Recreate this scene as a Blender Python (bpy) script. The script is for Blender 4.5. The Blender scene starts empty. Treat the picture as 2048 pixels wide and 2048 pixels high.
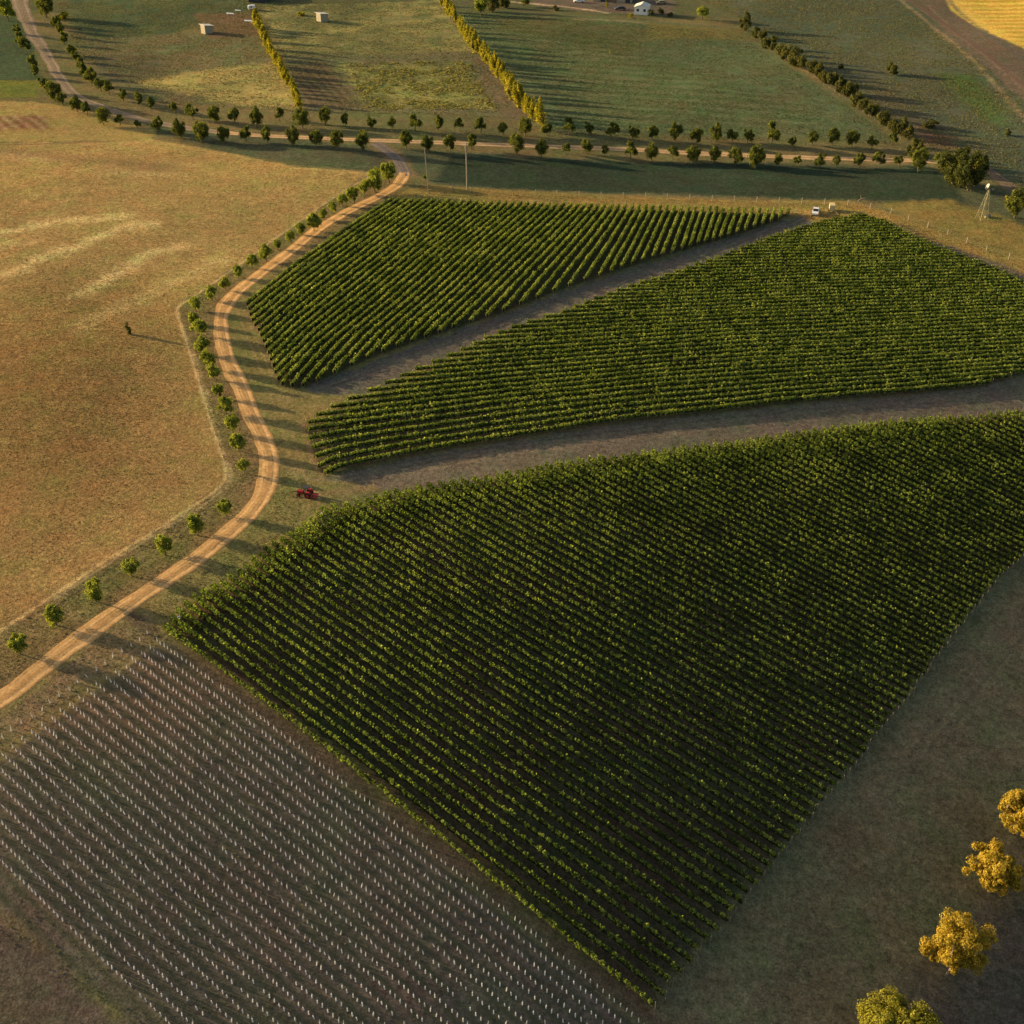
import bpy, bmesh, math, random
import numpy as np
from mathutils import Vector, Matrix
random.seed(7); np.random.seed(7)
R = math.radians
C = bpy.data.collections.new('scene'); bpy.context.scene.collection.children.link(C)
scn = bpy.context.scene

# ---------------------------------------------------------------- camera, light, exposure
CAMH = 125.0; PITCH = math.atan(1654/2432); FOC = 2432.0
cam_d = bpy.data.cameras.new('camera'); cam = bpy.data.objects.new('camera', cam_d); C.objects.link(cam)
cam.location = (0, 0, CAMH); cam.rotation_euler = (math.pi/2 - PITCH, 0, 0)
cam_d.sensor_width = 36; cam_d.lens = 36*FOC/2048; cam_d.clip_start = 1; cam_d.clip_end = 20000
scn.camera = cam
SUN_EL = R(11.5); LT = np.array([0.94, -0.34]); LT = LT/np.linalg.norm(LT)
sd = bpy.data.lights.new('sun', 'SUN'); sd.energy = 5.0; sd.angle = R(0.6); sd.color = (1.0, 0.76, 0.43)
sun = bpy.data.objects.new('sun', sd); C.objects.link(sun)
sdir = Vector((LT[0]*math.cos(SUN_EL), LT[1]*math.cos(SUN_EL), -math.sin(SUN_EL)))
sun.rotation_euler = sdir.to_track_quat('-Z', 'Y').to_euler(); sun.location = (-200, 100, 200)
w = bpy.data.worlds.new('World'); scn.world = w; w.use_nodes = True
nt = w.node_tree; bg = nt.nodes['Background']
sky = nt.nodes.new('ShaderNodeTexSky'); sky.sky_type = 'NISHITA'; sky.sun_disc = False
sky.sun_elevation = SUN_EL; sky.sun_rotation = math.atan2(-LT[0], -LT[1]) % (2*math.pi)
sky.dust_density = 3.0; sky.air_density = 1.0; sky.ozone_density = 0.6
tint = nt.nodes.new('ShaderNodeMix'); tint.data_type = 'RGBA'; tint.blend_type = 'MULTIPLY'; tint.inputs[0].default_value = 1; tint.inputs[7].default_value = (1.02, 0.98, 0.95, 1)
nt.links.new(sky.outputs[0], tint.inputs[6]); nt.links.new(tint.outputs[2], bg.inputs[0]); bg.inputs[1].default_value = 0.10
scn.view_settings.view_transform = 'Standard'; scn.view_settings.look = 'None'
scn.view_settings.gamma = 1; scn.view_settings.exposure = 1.02
scn.render.engine = 'CYCLES'
scn.cycles.max_bounces = 5; scn.cycles.diffuse_bounces = 3; scn.cycles.transparent_max_bounces = 4

# ---------------------------------------------------------------- terrain
P0 = np.array([-38.0, 172.0]); DD = np.array([0.5, -0.866])
def terr(x, y):
    x = np.asarray(x, float); y = np.asarray(y, float)
    q = (x-P0[0])*DD[0] + (y-P0[1])*DD[1] - 12
    s = 13.0; lim = 150.0
    qq = np.where(q > lim, lim + (q-lim)*0.1, q)
    drop = 0.150*s*np.logaddexp(0, np.clip(qq, -2000, 2000)/s)
    xx = 9.0*np.logaddexp(0, np.clip((x-2-0.10*(y-120))/9.0, -200, 200)); xx = 62*np.tanh(xx/62)
    drop = drop + 0.116*xx/(1+np.exp((y-195)/24.0))                     # shoulder: the ground falls off to the right
    und = 0.45*np.sin(x*0.043+y*0.021+1.0) + 0.4*np.sin(x*0.024-y*0.047+2.2) + 0.25*np.sin(x*0.09+0.7)*np.sin(y*0.071)
    und *= np.clip((y-150)/120, 0.25, 1)
    sw = -1.6*np.exp(-((y-(392-0.08*x))/22.0)**2)/(1+np.exp(-(x+30)/15.0))      # shallow swale beyond the fence
    hill = 0.075*15*np.logaddexp(0, np.clip((x-235)/15, -50, 200))/(1+np.exp(-(y-470)/20.0))   # stubble hill rising away from the sun
    hill = np.minimum(hill, 40)
    return -drop + und + sw + hill
cp, sp = math.cos(PITCH), math.sin(PITCH)
def unp(px, h=0.0):
    """photo pixel (2048 grid) -> point on the terrain (+h)"""
    px = np.atleast_2d(np.asarray(px, float))
    u = (px[:, 0]-1024)/FOC; v = (px[:, 1]-1024)/FOC
    dx = u; dy = cp - v*sp; dz = -sp - v*cp
    z = np.zeros(len(px))
    for _ in range(25):
        t = (z-CAMH)/dz
        z = 0.3*z + 0.7*(terr(t*dx, t*dy)+h)
    t = (z-CAMH)/dz
    return np.stack([t*dx, t*dy], 1)
def pxm(x, y):            # photo pixels per metre around a point
    return FOC/(y*cp + (CAMH-terr(x, y))*sp)
def resample(P, step):
    P = np.asarray(P, float); d = np.r_[0, np.cumsum(np.linalg.norm(np.diff(P, axis=0), axis=1))]
    n = max(2, int(round(d[-1]/step))+1); t = np.linspace(0, d[-1], n)
    return np.stack([np.interp(t, d, P[:, 0]), np.interp(t, d, P[:, 1])], 1)
def smooth(P, step=2.0, it=6):
    Q = resample(P, step)
    for _ in range(it):
        Q[1:-1] = 0.25*Q[:-2] + 0.5*Q[1:-1] + 0.25*Q[2:]
    return Q
def sdist(poly, X, Y):
    """signed distance to polygon, positive inside"""
    n = len(poly); inside = np.zeros(X.shape, bool); dm = np.full(X.shape, 1e9)
    for i in range(n):
        x1, y1 = poly[i]; x2, y2 = poly[(i+1) % n]
        if y1 != y2:
            c = ((Y < y1) != (Y < y2)); xi = (x2-x1)*(Y-y1)/(y2-y1)+x1; inside ^= c & (X < xi)
        ex, ey = x2-x1, y2-y1; L2 = ex*ex+ey*ey+1e-9
        t = np.clip(((X-x1)*ex+(Y-y1)*ey)/L2, 0, 1)
        dm = np.minimum(dm, (X-x1-t*ex)**2+(Y-y1-t*ey)**2)
    dm = np.sqrt(dm)
    return np.where(inside, dm, -dm)
def ldist(line, X, Y):
    dm = np.full(X.shape, 1e9)
    for i in range(len(line)-1):
        x1, y1 = line[i]; x2, y2 = line[i+1]; ex, ey = x2-x1, y2-y1; L2 = ex*ex+ey*ey+1e-9
        t = np.clip(((X-x1)*ex+(Y-y1)*ey)/L2, 0, 1)
        dm = np.minimum(dm, (X-x1-t*ex)**2+(Y-y1-t*ey)**2)
    return np.sqrt(dm)
_tab = np.random.RandomState(3).rand(256, 256)
def vnoise(x, y):
    xi = np.floor(x).astype(int); yi = np.floor(y).astype(int); fx = x-xi; fy = y-yi
    fx = fx*fx*(3-2*fx); fy = fy*fy*(3-2*fy)
    a = _tab[xi % 256, yi % 256]; b = _tab[(xi+1) % 256, yi % 256]; c = _tab[xi % 256, (yi+1) % 256]; d = _tab[(xi+1) % 256, (yi+1) % 256]
    return (a*(1-fx)+b*fx)*(1-fy)+(c*(1-fx)+d*fx)*fy
def fbm(x, y, s, o=4):
    r = 0; a = 0.5; t = 0
    for k in range(o):
        r = r + a*vnoise(x/s+17.3*k, y/s-9.1*k); t += a; a *= 0.55; s *= 0.47
    return r/t

# ---------------------------------------------------------------- materials
def newmat(name):
    m = bpy.data.materials.new(name); m.use_nodes = True
    n = m.node_tree; b = n.nodes['Principled BSDF']; b.inputs['Roughness'].default_value = 0.85
    b.inputs['Specular IOR Level'].default_value = 0.15
    return m, n, b
def noise_col(n, scale, ramp, coord='Object', detail=4):
    tc = n.nodes.new('ShaderNodeTexCoord'); no = n.nodes.new('ShaderNodeTexNoise')
    no.inputs['Scale'].default_value = scale; no.inputs['Detail'].default_value = detail
    n.links.new(tc.outputs[coord], no.inputs['Vector'])
    cr = n.nodes.new('ShaderNodeValToRGB'); n.links.new(no.outputs['Fac'], cr.inputs[0])
    e = cr.color_ramp.elements; e[0].position = ramp[0][0]; e[0].color = (*ramp[0][1], 1)
    e[1].position = ramp[-1][0]; e[1].color = (*ramp[-1][1], 1)
    for p, c in ramp[1:-1]:
        q = e.new(p); q.color = (*c, 1)
    return no, cr
def solid(name, col, rough=0.7, var=0.12, scale=4.0, metallic=0.0):
    m, n, b = newmat(name); c = np.array(col)
    no, cr = noise_col(n, scale, [(0.3, tuple(c*(1-var))), (0.7, tuple(np.clip(c*(1+var), 0, 1)))])
    n.links.new(cr.outputs[0], b.inputs['Base Color']); b.inputs['Roughness'].default_value = rough; b.inputs['Metallic'].default_value = metallic
    return m
def leafmat(name, dark, mid, light, scale=0.9, trans=0.45, tcol=(1.35, 1.25, 0.6)):
    m = bpy.data.materials.new(name); m.use_nodes = True; n = m.node_tree; n.nodes.clear()
    out = n.nodes.new('ShaderNodeOutputMaterial')
    geo = n.nodes.new('ShaderNodeNewGeometry')
    no = n.nodes.new('ShaderNodeTexNoise'); no.inputs['Scale'].default_value = scale; no.inputs['Detail'].default_value = 3
    n.links.new(geo.outputs['Position'], no.inputs['Vector'])
    at = n.nodes.new('ShaderNodeMath'); at.operation = 'MULTIPLY_ADD'; at.inputs[1].default_value = 0.45
    n.links.new(geo.outputs['Random Per Island'], at.inputs[0])
    sb = n.nodes.new('ShaderNodeMath'); sb.operation = 'SUBTRACT'; sb.inputs[1].default_value = 0.22
    n.links.new(no.outputs['Fac'], sb.inputs[0]); n.links.new(sb.outputs[0], at.inputs[2])
    cr = n.nodes.new('ShaderNodeValToRGB'); n.links.new(at.outputs[0], cr.inputs[0]); e = cr.color_ramp.elements
    e[0].position = 0.25; e[0].color = (*dark, 1); e[1].position = 0.78; e[1].color = (*light, 1); q = e.new(0.5); q.color = (*mid, 1)
    d = n.nodes.new('ShaderNodeBsdfDiffuse'); t = n.nodes.new('ShaderNodeBsdfTranslucent')
    mx = n.nodes.new('ShaderNodeMix'); mx.data_type = 'RGBA'; mx.blend_type = 'MULTIPLY'; mx.inputs[0].default_value = 1
    n.links.new(cr.outputs[0], mx.inputs[6]); mx.inputs[7].default_value = (*tcol, 1)
    n.links.new(cr.outputs[0], d.inputs[0]); n.links.new(mx.outputs[2], t.inputs[0])
    ms = n.nodes.new('ShaderNodeMixShader'); ms.inputs[0].default_value = trans
    n.links.new(d.outputs[0], ms.inputs[1]); n.links.new(t.outputs[0], ms.inputs[2]); n.links.new(ms.outputs[0], out.inputs[0])
    return m
M = {}
M['vine'] = leafmat('vine_leaves', (.070, .105, .020), (.190, .250, .048), (.35, .40, .105), 0.3, .48)
M['vinec'] = leafmat('vine_leaves_yellowing', (.050, .075, .015), (.165, .215, .040), (.34, .39, .085), 0.2, .52, (1.3, 1.35, .55))
M['tree'] = leafmat('road_tree_leaves', (.085, .115, .022), (.22, .27, .048), (.40, .42, .09), 0.6, 0.5)
M['treed'] = leafmat('dark_road_tree_leaves', (.045, .060, .016), (.11, .135, .030), (.24, .25, .06), 0.6, 0.42)
M['olive'] = leafmat('hedge_leaves', (.042, .052, .018), (.092, .102, .032), (.18, .17, .05), 0.5, 0.38)
M['darktree'] = leafmat('dark_tree_leaves', (.032, .042, .014), (.07, .086, .024), (.15, .155, .045), 0.5, 0.38)
M['gold'] = leafmat('yellow_leaves', (.14, .145, .02), (.32, .305, .036), (.50, .43, .06), 0.4, 0.5)
M['gum'] = leafmat('gum_leaves', (.17, .135, .02), (.43, .325, .045), (.62, .46, .08), 0.8, 0.45)
M['gumg'] = leafmat('gum_leaves_green', (.10, .11, .02), (.28, .27, .04), (.44, .40, .07), 0.8, 0.45)
M['bark'] = solid('bark', (.16, .12, .085), 0.9, 0.3, 3)
M['palebark'] = solid('pale_bark', (.26, .20, .14), 0.8, 0.25, 2)
M['post'] = solid('weathered_timber', (.36, .30, .22), 0.9, 0.2, 3)
M['oldpost'] = solid('grey_timber', (.22, .185, .13), 0.9, 0.2, 3)
M['core'] = solid('light_block_core', (.035, .04, .012), 1.0, 0.3, 2)  # added dark filler inside the rows, keeps light from leaking through
M['tube'] = solid('white_plastic', (.72, .70, .68), 0.5, 0.08, 9)
M['white'] = solid('white_paint', (.78, .78, .76), 0.45, 0.05, 2)
M['cream'] = solid('cream_paint', (.62, .50, .25), 0.6, 0.1, 2)
M['red'] = solid('red_paint', (.36, .035, .03), 0.4, 0.12, 2)
M['black'] = solid('black_rubber', (.018, .018, .018), 0.8, 0.2, 5)
M['glass'] = solid('dark_glass', (.03, .035, .04), 0.15, 0.1, 3)
M['steel'] = solid('galvanised_steel', (.30, .28, .17), 0.5, 0.15, 3, 0.2)
M['vane'] = solid('faded_white_paint', (.55, .52, .44), .6, .08, 2)
M['shedwall'] = solid('shed_wall', (.34, .30, .22), 0.8, 0.15, 1.5)
M['roof'] = solid('pale_iron_roof', (.66, .62, .52), 0.55, 0.1, 0.8)
M['redroof'] = solid('red_iron_roof', (.30, .10, .07), 0.7, 0.15, 0.8)
M['greyroof'] = solid('grey_iron_roof', (.22, .23, .25), 0.6, 0.15, 0.8)
M['darkpaint'] = solid('dark_paint', (.05, .055, .065), 0.4, 0.1, 2)

# ---------------------------------------------------------------- helpers for objects
def tag(o, label=None, cat=None, group=None, kind=None):
    if label: o['label'] = label
    if cat: o['category'] = cat
    if group: o['group'] = group
    if kind: o['kind'] = kind
    return o
def thing(name, loc, rz=0, label=None, cat=None, group=None):
    o = bpy.data.objects.new(name, None); C.objects.link(o); o.location = loc; o.rotation_euler = (0, 0, rz); o.empty_display_size = 0.3
    return tag(o, label, cat, group)
def link(name, me, m=None, parent=None):
    o = bpy.data.objects.new(name, me); C.objects.link(o)
    if m is not None and not me.materials: me.materials.append(m)
    if parent: o.parent = parent
    return o
def npmesh(name, V, F, m, smooth_=False):
    """V (n,3); F (k,4) quads"""
    me = bpy.data.meshes.new(name); V = np.ascontiguousarray(V, np.float32); F = np.ascontiguousarray(F, np.int32)
    me.vertices.add(len(V)); me.vertices.foreach_set('co', V.ravel())
    me.loops.add(F.size); me.loops.foreach_set('vertex_index', F.ravel())
    me.polygons.add(len(F)); k = F.shape[1]
    me.polygons.foreach_set('loop_start', np.arange(0, F.size, k, dtype=np.int32)); me.polygons.foreach_set('loop_total', np.full(len(F), k, np.int32))
    me.update(calc_edges=True); me.materials.append(m)
    if smooth_: me.polygons.foreach_set('use_smooth', np.ones(len(F), bool))
    return me
def leaves(cen, size, rng, nrm=None, wild=0.6):
    """leaf quads around centres; nrm = outward direction the leaves tend to face"""
    n = len(cen); nn_ = rng.normal(size=(n, 3))
    if nrm is not None: nn_ = nrm + nn_*wild
    nn_ /= np.linalg.norm(nn_, axis=1)[:, None]
    a = rng.normal(size=(n, 3)); a -= (a*nn_).sum(1)[:, None]*nn_; a /= np.linalg.norm(a, axis=1)[:, None]
    b = np.cross(nn_, a)
    s = np.asarray(size)[:, None]*0.5
    a = a*s; b = b*s*0.8
    V = np.stack([cen-a-b*0.6, cen+a*0.3-b, cen+a+b*0.5, cen-a*0.4+b], 1).reshape(-1, 3)
    return V, np.arange(4*n).reshape(-1, 4)
class MB:
    def __init__(s): s.b = bmesh.new()
    def box(s, x, y, z, sx, sy, sz, rz=0, rx=0, ry=0, bev=0):
        r = bmesh.ops.create_cube(s.b, size=1)['verts']
        m = Matrix.Translation((x, y, z)) @ Matrix.Rotation(rz, 4, 'Z') @ Matrix.Rotation(ry, 4, 'Y') @ Matrix.Rotation(rx, 4, 'X') @ Matrix.Diagonal((sx, sy, sz, 1))
        bmesh.ops.transform(s.b, matrix=m, verts=r)
        if bev:
            es = list({e for v in r for e in v.link_edges}); bmesh.ops.bevel(s.b, geom=es, offset=bev, segments=2, affect='EDGES')
        return s
    def cyl(s, p, q, r1, r2=None, n=8):
        r2 = r1 if r2 is None else r2; p = Vector(p); q = Vector(q); d = q-p
        g = bmesh.ops.create_cone(s.b, cap_ends=True, segments=n, radius1=r1, radius2=r2, depth=d.length)['verts']
        bmesh.ops.transform(s.b, matrix=Matrix.Translation((p+q)/2) @ d.to_track_quat('Z', 'Y').to_matrix().to_4x4(), verts=g); return s
    def prism(s, pts, y0, y1):
        """profile (x,z) extruded along y"""
        a = [s.b.verts.new((x, y0, z)) for x, z in pts]; b = [s.b.verts.new((x, y1, z)) for x, z in pts]; n = len(pts)
        s.b.faces.new(a[::-1]); s.b.faces.new(b)
        for i in range(n): s.b.faces.new((a[i], a[(i+1) % n], b[(i+1) % n], b[i]))
        bmesh.ops.recalc_face_normals(s.b, faces=s.b.faces[:]); return s
    def build(s, name, m, parent=None):
        me = bpy.data.meshes.new(name); s.b.to_mesh(me); s.b.free(); return link(name, me, m, parent)
def copy_tree(o, parent=None):
    c = o.copy(); C.objects.link(c); c.parent = parent
    for ch in list(o.children): copy_tree(ch, c)
    return c
ONES = ['', 'first', 'second', 'third', 'fourth', 'fifth', 'sixth', 'seventh', 'eighth', 'ninth', 'tenth', 'eleventh', 'twelfth']
def ordn(i):
    if i < len(ONES): return ONES[i]
    return f"{i}{'th' if 10 <= i % 100 <= 20 else {1: 'st', 2: 'nd', 3: 'rd'}.get(i % 10, 'th')}"

# ---------------------------------------------------------------- traced lines (photo pixels) -> world
ROAD1 = [(-140,1500),(0,1402),(129,1300),(259,1208),(300,1177),(383,1126),(455,1068),(497,1033),(523,998),(536,967),(541,935),(535,903),(521,865),(504,832),(487,785),(461,733),(446,681),(439,645),(446,616),(466,590),(505,558),(557,520),(600,487),(647,449),(709,416),(750,397),(788,377),(804,358),(810,345),(802,325),(781,306),(752,286)]
ROAD2 = [(20,-60),(38,0),(52,40),(70,75),(84,93),(98,118),(112,145),(134,177),(161,198),(217,219),(280,239),(373,256),(435,264),(500,270),(609,275),(702,279),(780,282),(904,286),(1100,293),(1280,300),(1404,307),(1575,314),(1700,318),(1790,320),(1861,322),(1925,333)]
ROAD3 = [(1780,-25),(1830,8),(1880,42),(1952,92),(2006,135),(2050,172),(2110,230)]
ROAD4 = [(1950,325),(1990,350),(2030,380),(2110,440)]
FENCE_L = [(-60,1300),(0,1262),(105,1192),(200,1128),(300,1068),(380,1015),(432,985),(456,958),(448,925),(432,880),(412,815),(392,745),(368,670),(350,615),(392,590),(480,528),(560,470),(640,413),(700,375),(748,348)]
FENCE_T = [(905,378),(960,390),(1080,390),(1180,394),(1300,397),(1400,401),(1547,405),(1640,408),(1709,412),(1774,424),(1806,437),(1839,451),(1875,461),(1909,477),(1942,490),(1979,506),(2016,518),(2060,535)]
BLK_A = [(498,612),(548,572),(600,530),(660,488),(720,446),(785,405),(900,410),(1100,415),(1300,420),(1440,424),(1580,427),(1560,440),(1480,468),(1374,498),(1280,526),(1187,558),(1090,592),(1000,628),(930,650),(829,684),(752,712),(697,735),(655,755),(610,775),(571,776),(560,762),(545,718),(527,678),(511,645)]
BLK_B = [(617,850),(650,832),(679,816),(732,793),(776,774),(840,745),(900,720),(978,683),(1029,662),(1133,630),(1223,594),(1301,568),(1400,536),(1448,519),(1550,478),(1641,450),(1684,441),(1728,438),(1771,449),(1805,470),(1861,495),(1914,517),(1960,533),(2007,554),(2048,573),(2130,612),(2130,745),(2048,745),(1990,764),(1949,776),(1807,789),(1677,799),(1548,811),(1499,818),(1349,835),(1259,843),(1191,852),(1096,868),(1000,883),(890,900),(799,916),(683,940),(655,955),(639,935),(627,898),(617,873)]
BLK_C = [(330,1268),(352,1245),(383,1208),(441,1178),(499,1142),(548,1098),(610,1062),(652,1026),(716,1016),(735,1010),(797,992),(886,979),(1000,961),(1129,936),(1259,921),(1388,903),(1500,892),(1626,872),(1729,859),(1833,850),(1962,840),(2048,832),(2160,815),(2160,975),(2048,1108),(1988,1160),(1936,1225),(1884,1290),(1833,1358),(1794,1415),(1640,1600),(1479,1800),(1440,1850),(1388,1905),(1336,1968),(1312,2008),(1290,2012),(1181,1926),(1000,1780),(652,1503)]
BLK_Y = [(330,1280),(0,1520),(-130,1612),(-130,1700),(440,2200),(1420,2200),(1269,2045),(1005,1826),(492,1420)]
GA = [[(470,634),(497,612),(548,572),(600,530),(660,488),(720,446),(800,395)],
      [(545,800),(571,768),(635,698),(739,613),(868,504),(980,415),(1005,395)],
      [(870,695),(928,640),(1159,414),(1180,394)],
      [(1180,590),(1208,541),(1283,412),(1294,394)],
      [(1360,515),(1368,490),(1394,412),(1399,396)],
      [(1445,510),(1460,463),(1479,415),(1487,396)],
      [(1570,447),(1575,440),(1580,415),(1585,396)]]
GB = [[(560,440),(1300,436),(2150,430)],[(560,560),(1300,545),(2150,526)],[(560,705),(1000,672),(1500,642),(2150,616)],
      [(560,874),(617,866),(1000,812),(1300,779),(1548,760),(2150,716)],
      [(600,990),(625,970),(652,953),(683,938),(799,914),(890,898),(1000,881),(1096,866),(1191,850),(1259,841),(1349,832),(1499,816),(1548,809),(1677,797),(1807,787),(1949,774),(2150,755)]]
GC = [[(250,1197),(335,1264),(652,1499),(1000,1775),(1290,2005),(1400,2090)],
      [(300,1045),(450,1155),(700,1330),(1000,1540),(1400,1812),(1560,1920)],
      [(500,915),(640,1006),(1000,1226),(1400,1462),(1700,1640)],
      [(900,865),(1000,920),(1300,1077),(1600,1235),(1900,1395)],
      [(1350,775),(1500,845),(1700,941),(1900,1040),(2160,1170)],
      [(1900,812),(2048,882),(2300,1000)],[(2080,792),(2180,838),(2400,935)]]
GY = [[(220,1210),(323,1289),(492,1414),(1005,1819),(1269,2037),(1420,2165)],
      [(-320,1405),(-150,1575),(2,1722),(326,2036),(480,2190)]]
W = lambda P: unp(P)
wA, wB, wC, wY = W(BLK_A), W(BLK_B), W(BLK_C), W(BLK_Y)
def rows_from(guides, poly, spacing, step=0.5, at=0.5):
    G = []
    for g in guides:
        q = resample(unp(resample(g, 25)), 1.0); n = 200
        G.append(resample(q, np.linalg.norm(np.diff(q, axis=0), axis=1).sum()/(n-1))[:n])
    G = [np.stack([np.interp(np.linspace(0, 1, 240), np.linspace(0, 1, len(g)), g[:, k]) for k in (0, 1)], 1) for g in G]
    out = []
    for i in range(len(G)-1):
        a, b = G[i], G[i+1]
        k = int(len(a)*at); ta = a[min(k+1, 239)]-a[k-1]; ta /= np.linalg.norm(ta); nrm = np.array([-ta[1], ta[0]])
        d = abs(((b-a[k]) @ nrm)[np.argmin(np.linalg.norm(b-a[k], axis=1))])
        n = max(1, int(round(d/spacing)))
        for j in range(n + (1 if i == len(G)-2 else 0)):
            t = j/n; r = resample(a*(1-t)+b*t, step); s = sdist(poly, r[:, 0], r[:, 1]) > -0.7
            if s.sum() > 6:
                idx = np.where(s)[0]; out.append(r[idx[0]:idx[-1]+1])
    return out
ROWC = 1.85
rowsA = rows_from(GA, wA, 2.0, at=0.85)
rowsB = rows_from(GB, wB, 2.0)
rowsC = rows_from(GC, wC, ROWC, at=0.3)
rowsY = rows_from(GY, wY, 1.66)
_uc = lambda r: r[0][0]*FOC/(r[0][1]*cp+(CAMH-terr(*r[0]))*sp)+1024
print('CROSS', sum(1014 < _uc(r) < 1260 for r in rowsC), 'want 12;', sum(1181 < max(_uc(r), _uc(r[::-1])) < 1394 for r in rowsA), 'A want 17')
print('ROWS', len(rowsA), len(rowsB), len(rowsC), len(rowsY), [int(sum(len(r) for r in q)*0.5) for q in (rowsA, rowsB, rowsC, rowsY)])

# ---------------------------------------------------------------- ground
ny = 1150
ys = np.r_[np.linspace(-600, 40, 14), 50*np.exp(np.linspace(0, math.log(900/50), ny)), np.geomspace(930, 9000, 22)]
us = np.r_[-np.geomspace(30, 1.12, 14), np.linspace(-1, 1, 1050), np.geomspace(1.12, 30, 14)]
YY, UU = np.meshgrid(ys, us, indexing='ij'); XX = UU*(0.50*np.maximum(YY, 50)+22)
ZZ = terr(XX, YY)
far = np.clip((np.abs(UU)-1.05)/3, 0, 1); ZZ = ZZ*(1-far) + far*np.clip(ZZ, -20, 2)
X = XX.ravel(); Y = YY.ravel()
dens = (np.abs(UU.ravel()) < 1.05) & (Y > 45) & (Y < 910)
col = np.zeros((len(X), 3)); phase = np.zeros(len(X)); smask = np.zeros(len(X))
n1 = fbm(X, Y, 38.0, 5); n2 = fbm(X+500, Y-300, 9.0, 4); n3 = fbm(X-90, Y+77, 2.2, 3)
def A_(c): return np.array(c, float)
OL1, OL2 = A_((.19, .15, .07)), A_((.13, .13, .058))
col[:] = OL1 + (OL2-OL1)*np.clip((n1-0.3)/0.4, 0, 1)[:, None]
def blend(wt, c1, c2=None, nz=None):
    c = A_(c1)[None] if c2 is None else A_(c1)+(A_(c2)-A_(c1))*np.clip(nz, 0, 1)[:, None]
    col[:] = col*(1-wt[:, None]) + c*wt[:, None]
def zone(px, c1, c2=None, nz=None, soft=1.0, rough=1.5, amt=1.0):
    poly = unp(px); pad = soft+rough+2
    bb = (X > poly[:, 0].min()-pad) & (X < poly[:, 0].max()+pad) & (Y > poly[:, 1].min()-pad) & (Y < poly[:, 1].max()+pad)
    idx = np.where(bb)[0]; s = sdist(poly, X[idx], Y[idx]) + (n3[idx]+n2[idx]-1.0)*rough*1.6
    wt = np.clip(0.5+s/soft, 0, 1)*amt
    c = A_(c1)[None] if c2 is None else A_(c1)+(A_(c2)-A_(c1))*np.clip((n2 if nz is None else nz)[idx]*2.2-0.6, 0, 1)[:, None]
    col[idx] = col[idx]*(1-wt[:, None]) + c*wt[:, None]
def strip(px, wid, c1, soft=0.6, rough=0.5, amt=1.0):
    ln = smooth(unp(px), 2.0, 3); pad = wid+soft+rough+1
    bb = (X > ln[:, 0].min()-pad) & (X < ln[:, 0].max()+pad) & (Y > ln[:, 1].min()-pad) & (Y < ln[:, 1].max()+pad)
    idx = np.where(bb)[0]; d = wid*0.5 - ldist(ln, X[idx], Y[idx]) + (n3[idx]-0.5)*rough*1.5
    wt = np.clip(0.5+d/soft, 0, 1)*amt
    col[idx] = col[idx]*(1-wt[:, None]) + A_(c1)*wt[:, None]
# --- far paddocks
zone([(-400,-300),(2400,-300),(2400,20),(-400,20)], (.13,.12,.06), (.09,.10,.05), soft=6)
zone([(-100,-60),(30,-60),(70,110),(90,165),(-100,172)], (.085,.11,.055), (.07,.095,.05), soft=2)
zone([(-100,165),(80,160),(75,195),(-100,200)], (.20,.19,.045), (.13,.15,.04), soft=2)
zone([(110,-60),(520,-60),(500,20),(400,45),(330,75),(200,80),(150,60)], (.075,.10,.055), (.10,.115,.055), soft=4, rough=3)
zone([(160,75),(500,60),(560,130),(610,215),(300,200),(200,150)], (.19,.145,.08), (.13,.14,.07), soft=4, rough=3)
zone([(170,110),(330,110),(330,165),(220,165)], (.11,.105,.065), (.13,.11,.06), soft=5, rough=3)
zone([(390,28),(500,25),(530,70),(420,80)], (.19,.12,.075), (.15,.11,.06), soft=3, rough=2)
zone([(270,165),(420,138),(560,125),(600,215),(480,212),(380,190)], (.43,.34,.115), (.26,.215,.08), soft=5, rough=5)
zone([(520,10),(880,0),(960,100),(700,112),(570,110)], (.15,.155,.07), (.27,.235,.09), soft=3, rough=3)
zone([(570,112),(960,104),(1065,235),(600,222)], (.18,.155,.085), (.14,.14,.07), soft=3, rough=2)
zone([(580,130),(655,130),(720,215),(612,215)], (.19,.14,.085), (.15,.115,.065), soft=3, rough=2)
zone([(690,130),(930,125),(985,215),(730,218)], (.16,.165,.065), (.30,.275,.085), soft=6, rough=5)
zone([(940,110),(1000,120),(1070,240),(1010,240)], (.17,.13,.085), (.15,.12,.07), soft=3, rough=2)
zone([(900,20),(1450,55),(1490,70),(1790,282),(1090,262)], (.135,.14,.07), (.105,.135,.065), soft=3, rough=2)
zone([(1000,30),(1330,60),(1250,110),(1000,60)], (.13,.12,.055), (.10,.11,.05), soft=6, rough=3)
zone([(1060,-30),(1345,-30),(1345,30),(1200,26),(1070,10)], (.12,.10,.08), (.15,.115,.085), soft=3, rough=2)
strip([(1010,2),(1068,8),(1120,12),(1180,20),(1215,26)], 2.0, (.50,.38,.22), soft=1, rough=1, amt=.8)
strip([(1150,38),(1250,42),(1330,50),(1420,56),(1480,62)], 1.8, (.34,.25,.13), soft=1.5, rough=1, amt=.6)
zone([(1290,45),(1480,60),(1500,80),(1300,80)], (.19,.16,.06), (.13,.12,.045), soft=4, rough=3)
zone([(1400,-40),(1750,-40),(2048,160),(2110,260),(2110,420),(1990,350),(1830,250),(1500,55)], (.105,.108,.068), (.085,.105,.066), soft=3, rough=2, nz=n1)
zone([(1870,145),(1950,150),(1995,200),(2010,260),(1965,240),(1900,180)], (.075,.13,.035), soft=7, rough=3, amt=.8)
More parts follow.
